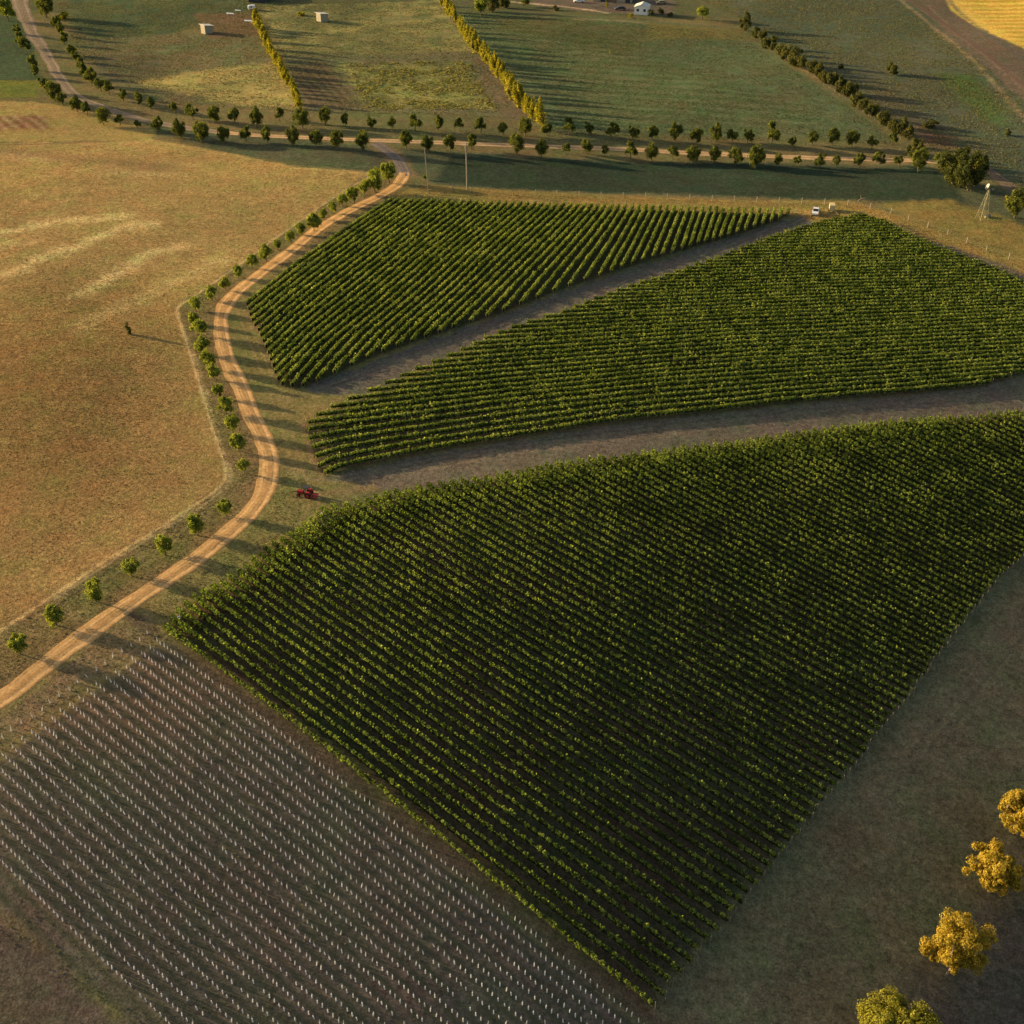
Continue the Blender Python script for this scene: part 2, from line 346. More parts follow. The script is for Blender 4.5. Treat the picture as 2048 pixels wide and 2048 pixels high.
zone([(1640,160),(1760,170),(1960,300),(1880,310),(1720,210)], (.15,.115,.075), (.11,.10,.06), soft=7, rough=4, amt=.8)
zone([(1835,255),(1900,275),(1905,300),(1850,290)], (.20,.085,.05), soft=6, rough=3, amt=.6)
zone([(1860,-60),(2300,-60),(2300,300),(2048,98),(1960,60),(1900,20)], (.66,.44,.10), (.60,.41,.09), soft=1.5, rough=1)
zone([(1780,-60),(1870,-60),(1900,20),(1960,60),(2048,98),(2200,200),(2200,330),(2048,205),(1900,75)], (.16,.12,.08), (.13,.105,.075), soft=2, rough=1.5)
strip([(1775,-30),(1812,10),(1850,40),(1905,85),(1960,135),(2010,190),(2070,260)], 1.8, (.34,.24,.13), soft=2, rough=2, amt=.7)
strip([(1880,-20),(1925,30),(1985,75),(2050,118)], 2.2, (.115,.11,.09), soft=2, rough=2.5, amt=.7)
strip([(1855,10),(1910,62),(1970,112),(2060,190)], 1.3, (.24,.17,.11), soft=1.2, rough=1.5, amt=.6)
# --- band between the road trees and the vineyards
zone([(230,232),(700,290),(830,300),(1850,330),(2100,420),(2100,520),(1850,425),(1700,398),(1200,385),(880,372),(830,345),(770,345),(600,330),(420,300),(300,262)], (.105,.105,.06), (.085,.10,.055), soft=2)
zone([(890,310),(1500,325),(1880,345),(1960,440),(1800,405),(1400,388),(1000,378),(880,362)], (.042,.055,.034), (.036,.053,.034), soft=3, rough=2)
zone([(860,370),(1000,380),(1700,402),(1850,445),(2048,530),(2110,570),(2110,610),(1850,497),(1740,436),(1640,448),(1580,430),(780,405),(790,385)], (.30,.20,.065), (.20,.16,.055), soft=1.2, rough=1)
zone([(1740,405),(1900,400),(2110,470),(2110,560),(1900,475),(1800,430)], (.20,.165,.055), (.24,.17,.055), soft=3, rough=2)
zone([(1800,470),(1900,490),(2048,545),(2110,580),(2110,610),(2048,576),(1900,515)], (.13,.11,.08), soft=1.5)
# --- big brown field on the left
zone([(-200,290),(120,285),(300,278),(440,302),(600,335),(745,345),(640,412),(480,526),(390,588),(350,614),(368,670),(412,815),(448,925),(454,958),(430,984),(300,1066),(105,1190),(-120,1335),(-300,1420)], (.385,.260,.102), (.350,.257,.092), soft=1.0, rough=0.6, nz=n1)
zone([(-200,205),(60,203),(260,232),(310,262),(300,278),(120,283),(-200,290)], (.38,.26,.10), (.32,.24,.082), soft=1.5)
zone([(-100,235),(90,232),(100,258),(-100,262)], (.27,.15,.085), (.36,.24,.12), nz=n3, soft=2)
zone([(-400,640),(200,610),(372,670),(452,958),(300,1066),(-120,1335)], (.235,.143,.060), (.235,.153,.058), soft=60, rough=8, amt=1)
for s_, wd, am in [([(-80,485),(0,466),(70,452),(130,438),(200,438),(255,430)], 3.4, .85), ([(20,545),(90,512),(150,495),(200,472),(250,452),(300,448)], 4.4, .85),
               ([(160,590),(205,565),(260,530),(300,505),(360,492)], 4.0, .9), ([(160,655),(230,620),(300,590),(360,560),(440,520)], 6, .35), ([(0,310),(80,318)], 5, .5), ([(230,345),(330,350)], 4, .35),
               ([(-10,490),(60,486)], 2.5, .5)]:
    strip(s_, wd, (.64,.48,.205), soft=4.2, rough=3.4, amt=am)
strip([(0,303),(90,312),(200,322),(330,335)], 7, (.24,.15,.085), soft=7, rough=4, amt=.55)
strip([(-20,290),(90,288),(160,285),(230,283)], 1.2, (.17,.11,.06), soft=1, amt=.7)
# --- verge along the bend
zone([(-60,1302),(105,1194),(300,1070),(456,960),(412,815),(350,617),(392,592),(640,415),(748,350),(812,345),(790,385),(600,500),(455,610),(448,690),(545,930),(525,1010),(383,1135),(259,1218),(-60,1450)], (.22,.165,.075), (.155,.135,.055), soft=1.0, rough=.8)
strip(FENCE_L, .75, (.46,.33,.15), soft=.4, rough=.5, amt=.85)
strip([(p[0]+9, p[1]+4) for p in FENCE_L[2:13]], .7, (.40,.30,.15), soft=.6, rough=.8, amt=.55)
strip(ROAD1, 7.2, (.21,.145,.07), soft=1.6, rough=1.6, amt=.75)
# --- headlands between track and vines
zone([(444,650),(470,596),(505,566),(800,400),(1000,600),(900,700),(660,960),(680,1010),(600,1070),(360,1250),(320,1300),(-130,1620),(-130,1500),(250,1225),(390,1140),(520,1020),(548,935)], (.235,.19,.075), (.17,.155,.055), soft=1.2, rough=.8)
zone([(300,1290),(-130,1600),(-130,1540),(0,1430),(250,1240),(330,1230)], (.25,.17,.095), (.17,.145,.065), soft=2, rough=1.5)
strip([(600,990),(690,985),(800,960),(640,962)], 2.5, (.26,.17,.09), soft=2, amt=.6)
strip([(560,760),(540,700),(515,650),(500,612)], 1.8, (.27,.17,.09), soft=1.4, rough=1, amt=.7)
strip([(650,952),(632,915),(617,866),(612,842)], 2.0, (.30,.18,.10), soft=1.4, rough=1, amt=.7)
# --- grassy strips between the blocks
zone([(600,775),(660,757),(830,690),(1000,632),(1190,562),(1380,502),(1560,444),(1600,432),(1640,450),(1450,517),(1225,592),(1030,660),(900,716),(730,790),(650,790)], (.14,.118,.095), (.112,.106,.08), soft=1.0)
zone([(655,955),(800,918),(1000,885),(1200,853),(1500,820),(1810,790),(1990,765),(2150,745),(2150,815),(1833,848),(1500,890),(1130,933),(890,977),(790,985),(700,960)], (.165,.132,.10), (.135,.122,.083), soft=1.0)
# --- vineyard floors
zone(BLK_A, (.10,.075,.042), (.075,.075,.035), soft=1.2, rough=.4)
zone(BLK_B, (.10,.075,.042), (.07,.07,.035), soft=1.2, rough=.4)
zone(BLK_C, (.10,.07,.045), (.065,.07,.036), soft=1.2, rough=.4)
zone(BLK_Y, (.150,.115,.085), (.125,.105,.075), soft=1.2, rough=.5)
zone([(30,1420),(230,1290),(330,1280),(520,1430),(300,1500),(100,1500)], (.22,.13,.075), soft=14, rough=6, amt=.5)
# --- lower right slope, lower left corner
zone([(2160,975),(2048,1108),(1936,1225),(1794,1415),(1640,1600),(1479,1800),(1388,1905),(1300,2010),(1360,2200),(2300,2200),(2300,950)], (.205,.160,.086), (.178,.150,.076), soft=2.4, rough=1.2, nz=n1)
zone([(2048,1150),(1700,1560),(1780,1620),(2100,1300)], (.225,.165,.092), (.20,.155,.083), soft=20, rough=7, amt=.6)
strip([(2060,1118),(1940,1235),(1800,1425),(1645,1612),(1485,1812),(1392,1918),(1316,2020)], 3.0, (.10,.11,.06), soft=4, rough=2, amt=.75)  # shade beside the vine block painted into the ground colour
zone([(1760,2100),(1840,1960),(1900,1960),(1960,1830),(1990,1800),(2120,1800),(2120,2200)], (.105,.085,.070), (.085,.080,.060), soft=6, rough=3, amt=.85)  # shadow of the gum trees put into the ground colour
zone([(-150,1700),(430,2200),(-150,2200)], (.150,.105,.080), (.12,.095,.068), soft=2.5, rough=1.5)
zone([(-150,1960),(60,2000),(160,2150),(-150,2150)], (.12,.11,.06), soft=7, rough=3, amt=.7)
strip([(p[0]-12, p[1]+16) for p in GC[0]], 2.3, (.135,.098,.062), soft=.8, rough=.6, amt=.9)
# wheel tracks in the grass
def offs(px, d):
    P = smooth(unp(resample(px, 20)), 2, 3); T = np.gradient(P, axis=0); T /= np.linalg.norm(T, axis=1)[:, None]; return P+np.stack([-T[:, 1], T[:, 0]], 1)*d
def wheel_tracks(px, c, amt=.5, gauge=.85):
    for sg in (-1, 1):
        ln = offs(px, sg*gauge); idx = np.where((X > ln[:, 0].min()-2) & (X < ln[:, 0].max()+2) & (Y > ln[:, 1].min()-2) & (Y < ln[:, 1].max()+2))[0]
        d = ldist(ln, X[idx], Y[idx]); wt = np.clip(1-d/.42, 0, 1)*amt*np.clip(n2[idx]*2.2-.35, 0, 1); col[idx] = col[idx]*(1-wt[:, None])+A_(c)*wt[:, None]
wheel_tracks([(545,925),(640,960),(800,945),(1000,908),(1300,868),(1600,835),(1850,808),(2100,782)], (.21,.165,.115), .9)
wheel_tracks([(655,955),(800,930),(1000,897),(1300,858),(1600,826),(1850,800),(2100,772)], (.07,.065,.045), .6)
wheel_tracks([(560,800),(660,775),(830,712),(1030,645),(1230,572),(1450,498),(1580,445),(1620,428)], (.20,.16,.115), .9)
wheel_tracks([(1400,2045),(1480,1950),(1600,1800),(1780,1580),(1930,1390),(2070,1230)], (.135,.115,.07), .6)
wheel_tracks([(-60,1560),(120,1420),(330,1265),(430,1195),(560,1095),(640,1010),(600,960),(575,860),(530,740),(480,620)], (.30,.21,.10), .8)
wheel_tracks([(440,985),(380,1030),(300,1085),(180,1160),(40,1255)], (.10,.085,.05), .7, .6)
wheel_tracks([(790,396),(1000,401),(1300,409),(1640,425),(1740,428),(1850,478),(2060,560)], (.42,.31,.14), .7)
# stripes: young vine rows (phase runs one unit per row)
def rowphase(poly, g0, g1, nrow, amt):
    bb = sdist(poly, X, Y) if False else None
    idx = np.where((X > poly[:, 0].min()) & (X < poly[:, 0].max()) & (Y > poly[:, 1].min()) & (Y < poly[:, 1].max()))[0]
    s = sdist(poly, X[idx], Y[idx]); d0 = ldist(g0, X[idx], Y[idx]); d1 = ldist(g1, X[idx], Y[idx])
    phase[idx] = np.where(s > -1, nrow*d0/(d0+d1+1e-6), 0); smask[idx] = np.clip(0.5+s, 0, 1)*amt
rowphase(wY, smooth(unp(resample(GY[0], 25))), smooth(unp(resample(GY[1], 25))), len(rowsY)-1, 1.0)
# contour / mowing lines in the far paddocks and the gold stubble
def lines(px, ang, per, dark, amt):
    poly = unp(px); idx = np.where((X > poly[:, 0].min()) & (X < poly[:, 0].max()) & (Y > poly[:, 1].min()) & (Y < poly[:, 1].max()))[0]
    s = np.clip(0.5+sdist(poly, X[idx], Y[idx])/8, 0, 1)
    a = X[idx]*math.cos(ang)+Y[idx]*math.sin(ang) + (n1[idx]-0.5)*per*1.2
    wv = 0.5+0.5*np.sin(a*2*math.pi/per); wv = np.clip(wv*1.6-0.3 + (n2[idx]-.5)*0.9, 0, 1)*s*amt
    col[idx] = col[idx]*(1-wv[:, None]) + col[idx]*np.array(dark)*wv[:, None]
lines([(930,40),(1250,75),(1560,200),(1650,262),(1150,255)], R(72), 7.5, (.72,.80,.72), .8)
lines([(1880,-40),(2200,-40),(2200,200),(2048,98)], R(84), 8.5, (.70,.66,.5), .9)
lines([(580,125),(655,125),(735,215),(612,215)], R(22), 3.2, (.62,.65,.6), .8)
lines([(180,80),(470,75),(330,150),(200,150)], R(80), 9, (.75,.8,.75), .5)
lines([(-100,232),(100,228),(110,262),(-100,266)], R(35), 3.5, (.6,.55,.5), .8)
col *= (0.86 + 0.28*n2 )[:, None]*(0.93+0.14*n3)[:, None]
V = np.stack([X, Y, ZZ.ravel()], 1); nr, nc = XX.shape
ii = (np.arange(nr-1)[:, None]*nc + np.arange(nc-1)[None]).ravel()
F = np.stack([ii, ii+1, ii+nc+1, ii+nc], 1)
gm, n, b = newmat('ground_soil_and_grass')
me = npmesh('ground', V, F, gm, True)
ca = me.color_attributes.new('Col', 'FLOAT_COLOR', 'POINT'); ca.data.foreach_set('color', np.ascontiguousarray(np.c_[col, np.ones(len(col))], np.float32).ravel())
pa = me.attributes.new('phase', 'FLOAT', 'POINT'); pa.data.foreach_set('value', phase.astype(np.float32))
pm = me.attributes.new('rowmask', 'FLOAT', 'POINT'); pm.data.foreach_set('value', smask.astype(np.float32))
def attr(n, name):
    a = n.nodes.new('ShaderNodeAttribute'); a.attribute_name = name; return a
def math_(n, op, a, b=None, c=None):
    m = n.nodes.new('ShaderNodeMath'); m.operation = op
    for k, v in enumerate((a, b, c)):
        if v is None: continue
        if isinstance(v, (int, float)): m.inputs[k].default_value = v
        else: n.links.new(v, m.inputs[k])
    return m.outputs[0]
def mul_noise(n, base, pairs, stretch=None):
    tc = n.nodes.new('ShaderNodeTexCoord'); o = base; facs = []
    for sc, lo, hi in pairs:
        no = n.nodes.new('ShaderNodeTexNoise'); no.inputs['Scale'].default_value = sc; no.inputs['Detail'].default_value = 5; no.inputs['Roughness'].default_value = 0.65
        n.links.new(tc.outputs['Object'], no.inputs['Vector'])
        mr = n.nodes.new('ShaderNodeMapRange'); mr.inputs[1].default_value = 0.3; mr.inputs[2].default_value = 0.7; mr.inputs[3].default_value = lo; mr.inputs[4].default_value = hi
        n.links.new(no.outputs['Fac'], mr.inputs[0])
        mx = n.nodes.new('ShaderNodeVectorMath'); mx.operation = 'SCALE'; n.links.new(o, mx.inputs[0]); n.links.new(mr.outputs[0], mx.inputs['Scale']); o = mx.outputs[0]
        facs.append(no)
    return o, facs
base = attr(n, 'Col').outputs['Color']
o, facs = mul_noise(n, base, [(3.2, .52, 1.48), (1.0, .70, 1.30), (0.25, .85, 1.15)])
# hue drift between greener and redder patches
hn = n.nodes.new('ShaderNodeTexNoise'); hn.inputs['Scale'].default_value = 0.11; hn.inputs['Detail'].default_value = 6; hn.inputs['Roughness'].default_value = 0.7
tc = n.nodes.new('ShaderNodeTexCoord'); n.links.new(tc.outputs['Object'], hn.inputs['Vector'])
hr = n.nodes.new('ShaderNodeValToRGB'); n.links.new(hn.outputs['Fac'], hr.inputs[0]); e = hr.color_ramp.elements
e[0].position = .36; e[0].color = (.88, 1.05, .90, 1); e[1].position = .64; e[1].color = (1.08, .96, .96, 1); q = e.new(.5); q.color = (1, 1, 1, 1)
hm = n.nodes.new('ShaderNodeVectorMath'); hm.operation = 'MULTIPLY'; n.links.new(o, hm.inputs[0]); n.links.new(hr.outputs[0], hm.inputs[1]); o = hm.outputs[0]
# grassy mid-rows between the young vines
ph = attr(n, 'phase').outputs['Fac']; mk = attr(n, 'rowmask').outputs['Fac']
cs = math_(n, 'COSINE', math_(n, 'MULTIPLY', ph, 2*math.pi))
g = math_(n, 'MULTIPLY_ADD', cs, -0.5, 0.5)
g = math_(n, 'MULTIPLY', math_(n, 'POWER', g, 1.5), mk)
gn = n.nodes.new('ShaderNodeTexNoise'); gn.inputs['Scale'].default_value = 0.6; gn.inputs['Detail'].default_value = 4; n.links.new(tc.outputs['Object'], gn.inputs['Vector'])
g = math_(n, 'MULTIPLY', g, math_(n, 'MULTIPLY_ADD', gn.outputs['Fac'], 1.6, -0.1))
mx = n.nodes.new('ShaderNodeMix'); mx.data_type = 'RGBA'; mx.clamp_factor = True; n.links.new(g, mx.inputs[0]); n.links.new(o, mx.inputs[6]); mx.inputs[7].default_value = (.075, .078, .045, 1)
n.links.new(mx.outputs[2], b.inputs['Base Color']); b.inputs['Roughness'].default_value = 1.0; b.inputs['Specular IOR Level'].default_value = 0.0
bn = n.nodes.new('ShaderNodeTexNoise'); bn.inputs['Scale'].default_value = 1.9; bn.inputs['Detail'].default_value = 6; bn.inputs['Roughness'].default_value = 0.7; n.links.new(tc.outputs['Object'], bn.inputs['Vector'])
bp = n.nodes.new('ShaderNodeBump'); bp.inputs['Strength'].default_value = 0.8; bp.inputs['Distance'].default_value = 0.22; n.links.new(bn.outputs['Fac'], bp.inputs['Height']); n.links.new(bp.outputs[0], b.inputs['Normal'])
ground = link('ground', me); tag(ground, kind='structure')

# ---------------------------------------------------------------- grass tufts
keepout = [smooth(unp(resample(ROAD1, 15)), 3, 2), smooth(unp(resample(ROAD2, 15)), 3, 2)]
def tufts(name, label, px, n, smin, smax, m, rg, h=.5, clumpy=.5, scale=7.0, fade=.1):
    poly = unp(px); lo, hi = poly.min(0), poly.max(0); P = rg.uniform(lo, hi, (int(n*2.2), 2))
    k = sdist(poly, P[:, 0], P[:, 1]) > .4+fade*rg.rand(len(P))
    k &= fbm(P[:, 0], P[:, 1], scale, 3) + rg.normal(size=len(P))*.06 > clumpy
    P = P[k][:n]
    for kl in keepout: P = P[ldist(kl, P[:, 0], P[:, 1]) > 2.6]
    q = 4; sz = smin+(smax-smin)*rg.rand(len(P))**2; c = np.repeat(P, q, 0)+rg.normal(size=(len(P)*q, 2))*np.repeat(sz, q)[:, None]*.28
    z = terr(c[:, 0], c[:, 1])+np.repeat(sz, q)*h*rg.uniform(.15, .8, len(c))
    d = rg.normal(size=(len(c), 3)); d[:, 2] = np.abs(d[:, 2])*.7
    V, F = leaves(np.c_[c, z], np.repeat(sz, q)*rg.uniform(.5, .95, len(c)), rg, d, .3)
    o = link(name, npmesh(name, V, F, m)); return tag(o, label, 'grass', kind='stuff')
M['dry'] = leafmat('dry_tufts', (.17, .125, .048), (.34, .255, .09), (.54, .42, .165), 1.2, .25, (1.1, 1.05, .8))
M['dry2'] = leafmat('brown_tufts', (.13, .085, .036), (.25, .165, .065), (.42, .295, .115), 1.2, .25, (1.1, 1.05, .8))
M['weeds'] = leafmat('yellow_weeds', (.12, .12, .03), (.26, .24, .06), (.42, .36, .10), 1.0, .3, (1.1, 1.05, .7))
M['olive_grass'] = leafmat('olive_tufts', (.10, .10, .045), (.18, .17, .07), (.32, .28, .11), 1.0, .3, (1.15, 1.1, .7))
M['green_grass'] = leafmat('green_tufts', (.06, .078, .034), (.11, .13, .055), (.20, .20, .08), 1.0, .3, (1.15, 1.1, .7))
rg = np.random.RandomState(21)
tufts('dry_grass', 'dry straw coloured grass tufts over the upper part of the big brown field', [(-20,295),(300,285),(440,306),(600,338),(740,350),(640,410),(480,524),(390,586),(350,612),(372,700),(400,790),(-20,1000)], 60000, .07, .22, M['dry'], rg, .55, .18, 7, .1)
tufts('dry_grass', 'short brown grass tufts over the lower part of the big brown field', [(-20,480),(360,560),(412,815),(448,925),(454,958),(430,984),(300,1066),(105,1190),(-20,1270)], 60000, .07, .2, M['dry2'], rg, .55, .15, 7, 22)
tufts('verge_grass', 'rough green and straw grass on the verges of the curving track', [(-60,1306),(105,1198),(300,1074),(456,962),(412,817),(352,617),(392,594),(640,417),(748,352),(830,350),(800,400),(505,570),(446,650),(548,935),(620,960),(600,1060),(360,1240),(320,1290),(-60,1560)], 26000, .08, .26, M['olive_grass'], rg, .4, .3, 5)
tufts('headland_grass', 'golden grass between the vineyard tops and the post fence', [(860,374),(1000,384),(1700,404),(1850,447),(2060,534),(2060,575),(1850,497),(1740,436),(1640,446),(1580,428),(785,403)], 14000, .1, .3, M['dry'], rg, .4, .3, 6)
tufts('paddock_grass', 'tufty pasture in the paddocks behind the straight road', [(110,5),(880,5),(1070,240),(600,225),(300,205),(150,110)], 52000, .12, .5, M['olive_grass'], rg, .3, .38, 9)
tufts('paddock_grass', 'yellow weeds in the small paddock between the two poplar rows', [(690,125),(940,122),(1000,220),(730,222)], 3200, .3, .9, M['weeds'], rg, .4, .47, 7)
tufts('paddock_grass', 'green striped pasture right of the longer poplar row', [(900,18),(1480,70),(1800,290),(1090,270)], 40000, .12, .42, M['green_grass'], rg, .3, .36, 8)
tufts('paddock_grass', 'rough pasture right of the diagonal hedgerow', [(1400,2),(1800,2),(2048,200),(2048,400),(1860,300),(1500,50)], 40000, .12, .5, M['olive_grass'], rg, .3, .38, 10)
tufts('weeds', 'small weeds between the young vine rows', [(325,1285),(0,1520),(-130,1620),(-130,1800),(440,2190),(1340,2100),(1005,1820),(492,1415)], 16000, .05, .2, M['olive_grass'], rg, .4, .40, 4)
tufts('low_grass', 'sparse grass on the shaded slope at lower right', [(2060,1120),(1940,1235),(1800,1425),(1490,1805),(1320,2010),(1360,2060),(2060,2060)], 26000, .06, .18, M['olive_grass'], rg, .3, .3, 5)

# ---------------------------------------------------------------- dirt roads
def road(name, px, wid, cA, cB, cC, lift=0.035, hump=0.0, widths=None):
    P = smooth(unp(resample(px, 12)), 1.0, 14); T = np.gradient(P, axis=0); T /= np.linalg.norm(T, axis=1)[:, None]; N = np.stack([-T[:, 1], T[:, 0]], 1)
    k = 17; a = np.linspace(-1, 1, k); L = len(P); t = np.arange(L)
    wl = wid*0.5*(1+0.36*(fbm(t*1.0, t*0+3, 9, 3)-.5)*2); wr = wid*0.5*(1+0.36*(fbm(t*1.0, t*0+40, 9, 3)-.5)*2)
    if widths is not None:
        f = np.interp(np.linspace(0, 1, L), *widths); wl = wl*f; wr = wr*f
    off = np.where(a[None] < 0, a[None]*wl[:, None], a[None]*wr[:, None])
    Q = P[:, None]+N[:, None]*off[..., None]
    Z = terr(Q[..., 0], Q[..., 1])+lift - 0.012*np.exp(-((np.abs(a)-.5)/.2)**2)[None]*(1+0*off) + 0.012*np.exp(-(a/.25)**2)[None] - 0.03*(np.abs(a) > .99)[None]
    V = np.concatenate([Q, Z[..., None]], 2).reshape(-1, 3)
    i = (np.arange(L-1)[:, None]*k+np.arange(k-1)[None]).ravel(); F = np.stack([i, i+k, i+k+1, i+1], 1)
    m, n, b = newmat(name+'_surface'); me = npmesh(name, V, F, m, True)
    q = Q.reshape(-1, 2); nn = fbm(q[:, 0], q[:, 1], 5, 4); n5 = fbm(q[:, 0]+50, q[:, 1], 1.3, 3)
    aa = np.abs(np.tile(a, L)); tr = np.exp(-((aa-.5)/.2)**2); ce = np.exp(-(aa/.20)**2)*np.clip(nn*2.6-.55, 0, 1)
    c = A_(cA)+(A_(cB)-A_(cA))*tr[:, None]; c = c*(1-ce[:, None]*.9)+A_(cC)*ce[:, None]*.9
    ed = np.clip((aa-.74)/.26+(n5-.5)*1.5+(nn-.5)*.8, 0, 1); c = c*(1-ed[:, None]*.8)+A_(cC)*ed[:, None]*.8
    rut = np.exp(-((aa-.36-(nn-.5)*.25)/.06)**2)*np.clip(n5*2.4-.5, 0, 1)*.6; c *= (1-rut)[:, None]
    c *= (0.8+.4*nn)[:, None]
    ca = me.color_attributes.new('Col', 'FLOAT_COLOR', 'POINT'); ca.data.foreach_set('color', np.ascontiguousarray(np.c_[c, np.ones(len(c))], np.float32).ravel())
    o, f = mul_noise(n, attr(n, 'Col').outputs['Color'], [(2.5, .7, 1.3), (.6, .8, 1.2)])
    n.links.new(o, b.inputs['Base Color']); b.inputs['Roughness'].default_value = 1; b.inputs['Specular IOR Level'].default_value = 0
    bp = n.nodes.new('ShaderNodeBump'); bp.inputs['Strength'].default_value = 0.35; bp.inputs['Distance'].default_value = 0.08
    n.links.new(f[0].outputs['Fac'], bp.inputs['Height']); n.links.new(bp.outputs[0], b.inputs['Normal'])
    return tag(link(name, me), kind='structure')
JN = next(i for i, p in enumerate(ROAD1) if p == (804,358))
road('shade_grey_track', [(811,352)]+ROAD1[JN+1:], 4.0, (.20,.16,.135), (.24,.195,.165), (.15,.13,.095), lift=.03)  # greyed surface colours stand in for the shadow over the junction
road('dirt_track', ROAD1[:JN+2], 3.8, (.60,.33,.13), (.74,.46,.20), (.36,.235,.095))
J2 = next(i for i, p in enumerate(ROAD2) if p == (435,264))
road('shade_grey_road', ROAD2[:J2+1], 4.0, (.27,.20,.135), (.33,.25,.17), (.19,.155,.09), lift=.03, widths=([0, .3, .6, 1], [2.4, 1.8, 1.15, 1]))  # duller colours paint in the shadow and weaker light on this stretch
road('dirt_road', ROAD2[J2:], 3.6, (.50,.31,.16), (.62,.42,.22), (.30,.21,.11))
road('far_track', ROAD3, 3.4, (.15,.105,.075), (.19,.125,.09), (.14,.11,.075))
road('side_track', ROAD4, 4.5, (.20,.14,.10), (.23,.16,.115), (.17,.13,.09))

# ---------------------------------------------------------------- vine rows
def post_mesh(h, r=.06):
    mb = MB(); mb.cyl((0, 0, -.2), (0, 0, h), r, r*.9, 6); me = bpy.data.meshes.new('end_post'); mb.b.to_mesh(me); mb.b.free(); me.materials.append(M['oldpost']); return me
endpost = post_mesh(1.85, .05)
def vine_row(path, dens, hw, h0, h1, rng, label, group, clump=0.5, gap=0.04, shoots=.05, hvar=.1, mat='vine', vigour=None):
    P = np.asarray(path); T = np.gradient(P, axis=0); T /= np.linalg.norm(T, axis=1)[:, None]
    L = (len(P)-1)*0.5; n = int(L*dens); s = rng.rand(n)*(len(P)-1)
    # gather the leaves into vines 1.25 m apart
    if vigour is not None:
        vg = vigour(P)[s.astype(int)]; kk = rng.rand(n) < .52+.48*vg; s = s[kk]; vg = vg[kk]; n = len(s)
    m = s*0.5; vi = np.round(m/1.25); pull = clump*rng.rand(n); m = m*(1-pull)+vi*1.25*pull; s = np.clip(m/0.5, 0, len(P)-1.001)
    nv = int(vi.max())+2; vh = 1+rng.normal(size=nv)*hvar; vd = rng.rand(nv) > gap; side = rng.normal(size=nv)*.05
    vi = vi.astype(int); vw = np.clip(vh, .6, 1.3)[vi]; keep = vd[vi] | (rng.rand(n) < .25)
    i = s.astype(int); f = s-i; c = P[i]*(1-f)[:, None]+P[i+1]*f[:, None]; t = T[i]
    a = rng.rand(n)*2*np.pi; a = np.where((np.sin(a) < -.3) & (rng.rand(n) < .6), -a, a)
    rr = 1-.35*rng.rand(n)**2; ca, sa = np.cos(a), np.sin(a)
    sq = lambda v: np.sign(v)*np.abs(v)**.75
    if vigour is not None: vw = vw*(.9+.25*vg); wd_ = hw*(.78+.85*vg)
    else: wd_ = hw
    lat = sq(ca)*rr*wd_*(0.8+.25*vw)+side[vi]; up = (h0+h1)/2 + sq(sa)*rr*(h1-h0)/2*vw
    sh = rng.rand(n) < shoots; up = np.where(sh, h1*vw+rng.rand(n)*.3, up); lat = np.where(sh, lat*.6, lat)
    x = c[:, 0]-t[:, 1]*lat; y = c[:, 1]+t[:, 0]*lat
    cen = np.stack([x, y, terr(x, y)+np.maximum(up, .12)], 1)[keep]
    lo = np.clip((m-vi*1.25)/.45, -1.2, 1.2)*(.35+.65*clump)
    nrm = np.stack([-t[:, 1]*ca+t[:, 0]*lo, t[:, 0]*ca+t[:, 1]*lo, sa*1.1+.1], 1)[keep]
    o0 = np.array([P[0][0], P[0][1], float(terr(*P[0]))])
    V, F = leaves(cen-o0, 0.22+0.2*rng.rand(len(cen)), rng, nrm, .5)
    root = thing('vine_row', tuple(o0), 0, label, 'vine row', group)
    # woody trunks and an added core against light leaks, one mesh with the leaves
    k = np.arange(0.4, L, 1.25)/0.5; j = np.clip(k.astype(int), 0, len(P)-2); f = k-j; c = P[j]*(1-f)[:, None]+P[j+1]*f[:, None]
    r = .035; sqr = np.array([(-r, -r), (r, -r), (r, r), (-r, r)]); z = terr(c[:, 0], c[:, 1])
    bt = np.concatenate([c[:, None]+sqr[None], np.repeat((z-.05)[:, None, None], 4, 1)], 2); tp = bt.copy(); tp[..., 2] += 1.0
    TV = (np.concatenate([bt, tp], 1)-o0).reshape(-1, 3); base_ = np.arange(len(c))[:, None, None]*8+len(V)
    q = np.array([[0, 1, 5, 4], [1, 2, 6, 5], [2, 3, 7, 6], [3, 0, 4, 7]])[None]; TF = (base_+q).reshape(-1, 4)
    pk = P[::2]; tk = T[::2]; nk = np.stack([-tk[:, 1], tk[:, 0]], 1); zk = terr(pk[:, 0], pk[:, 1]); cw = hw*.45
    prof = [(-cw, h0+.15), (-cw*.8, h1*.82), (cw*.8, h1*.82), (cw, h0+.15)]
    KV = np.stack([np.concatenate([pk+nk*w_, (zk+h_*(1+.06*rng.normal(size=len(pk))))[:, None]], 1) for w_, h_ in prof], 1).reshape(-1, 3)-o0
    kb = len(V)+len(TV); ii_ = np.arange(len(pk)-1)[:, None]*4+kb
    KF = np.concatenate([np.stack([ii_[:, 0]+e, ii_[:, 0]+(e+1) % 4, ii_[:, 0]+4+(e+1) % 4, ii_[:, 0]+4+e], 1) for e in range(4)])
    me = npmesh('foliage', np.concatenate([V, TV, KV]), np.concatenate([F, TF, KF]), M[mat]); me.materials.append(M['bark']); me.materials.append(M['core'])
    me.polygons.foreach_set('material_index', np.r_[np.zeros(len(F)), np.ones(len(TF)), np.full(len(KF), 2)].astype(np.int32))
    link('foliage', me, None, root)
    for e, tt in ((0, -1), (-1, 1)):
        p = P[e]+T[e]*tt*.35; po = link('end_post', endpost, None, root); po.location = (p[0]-o0[0], p[1]-o0[1], float(terr(*p))-o0[2])
    return root
rng = np.random.RandomState(11)
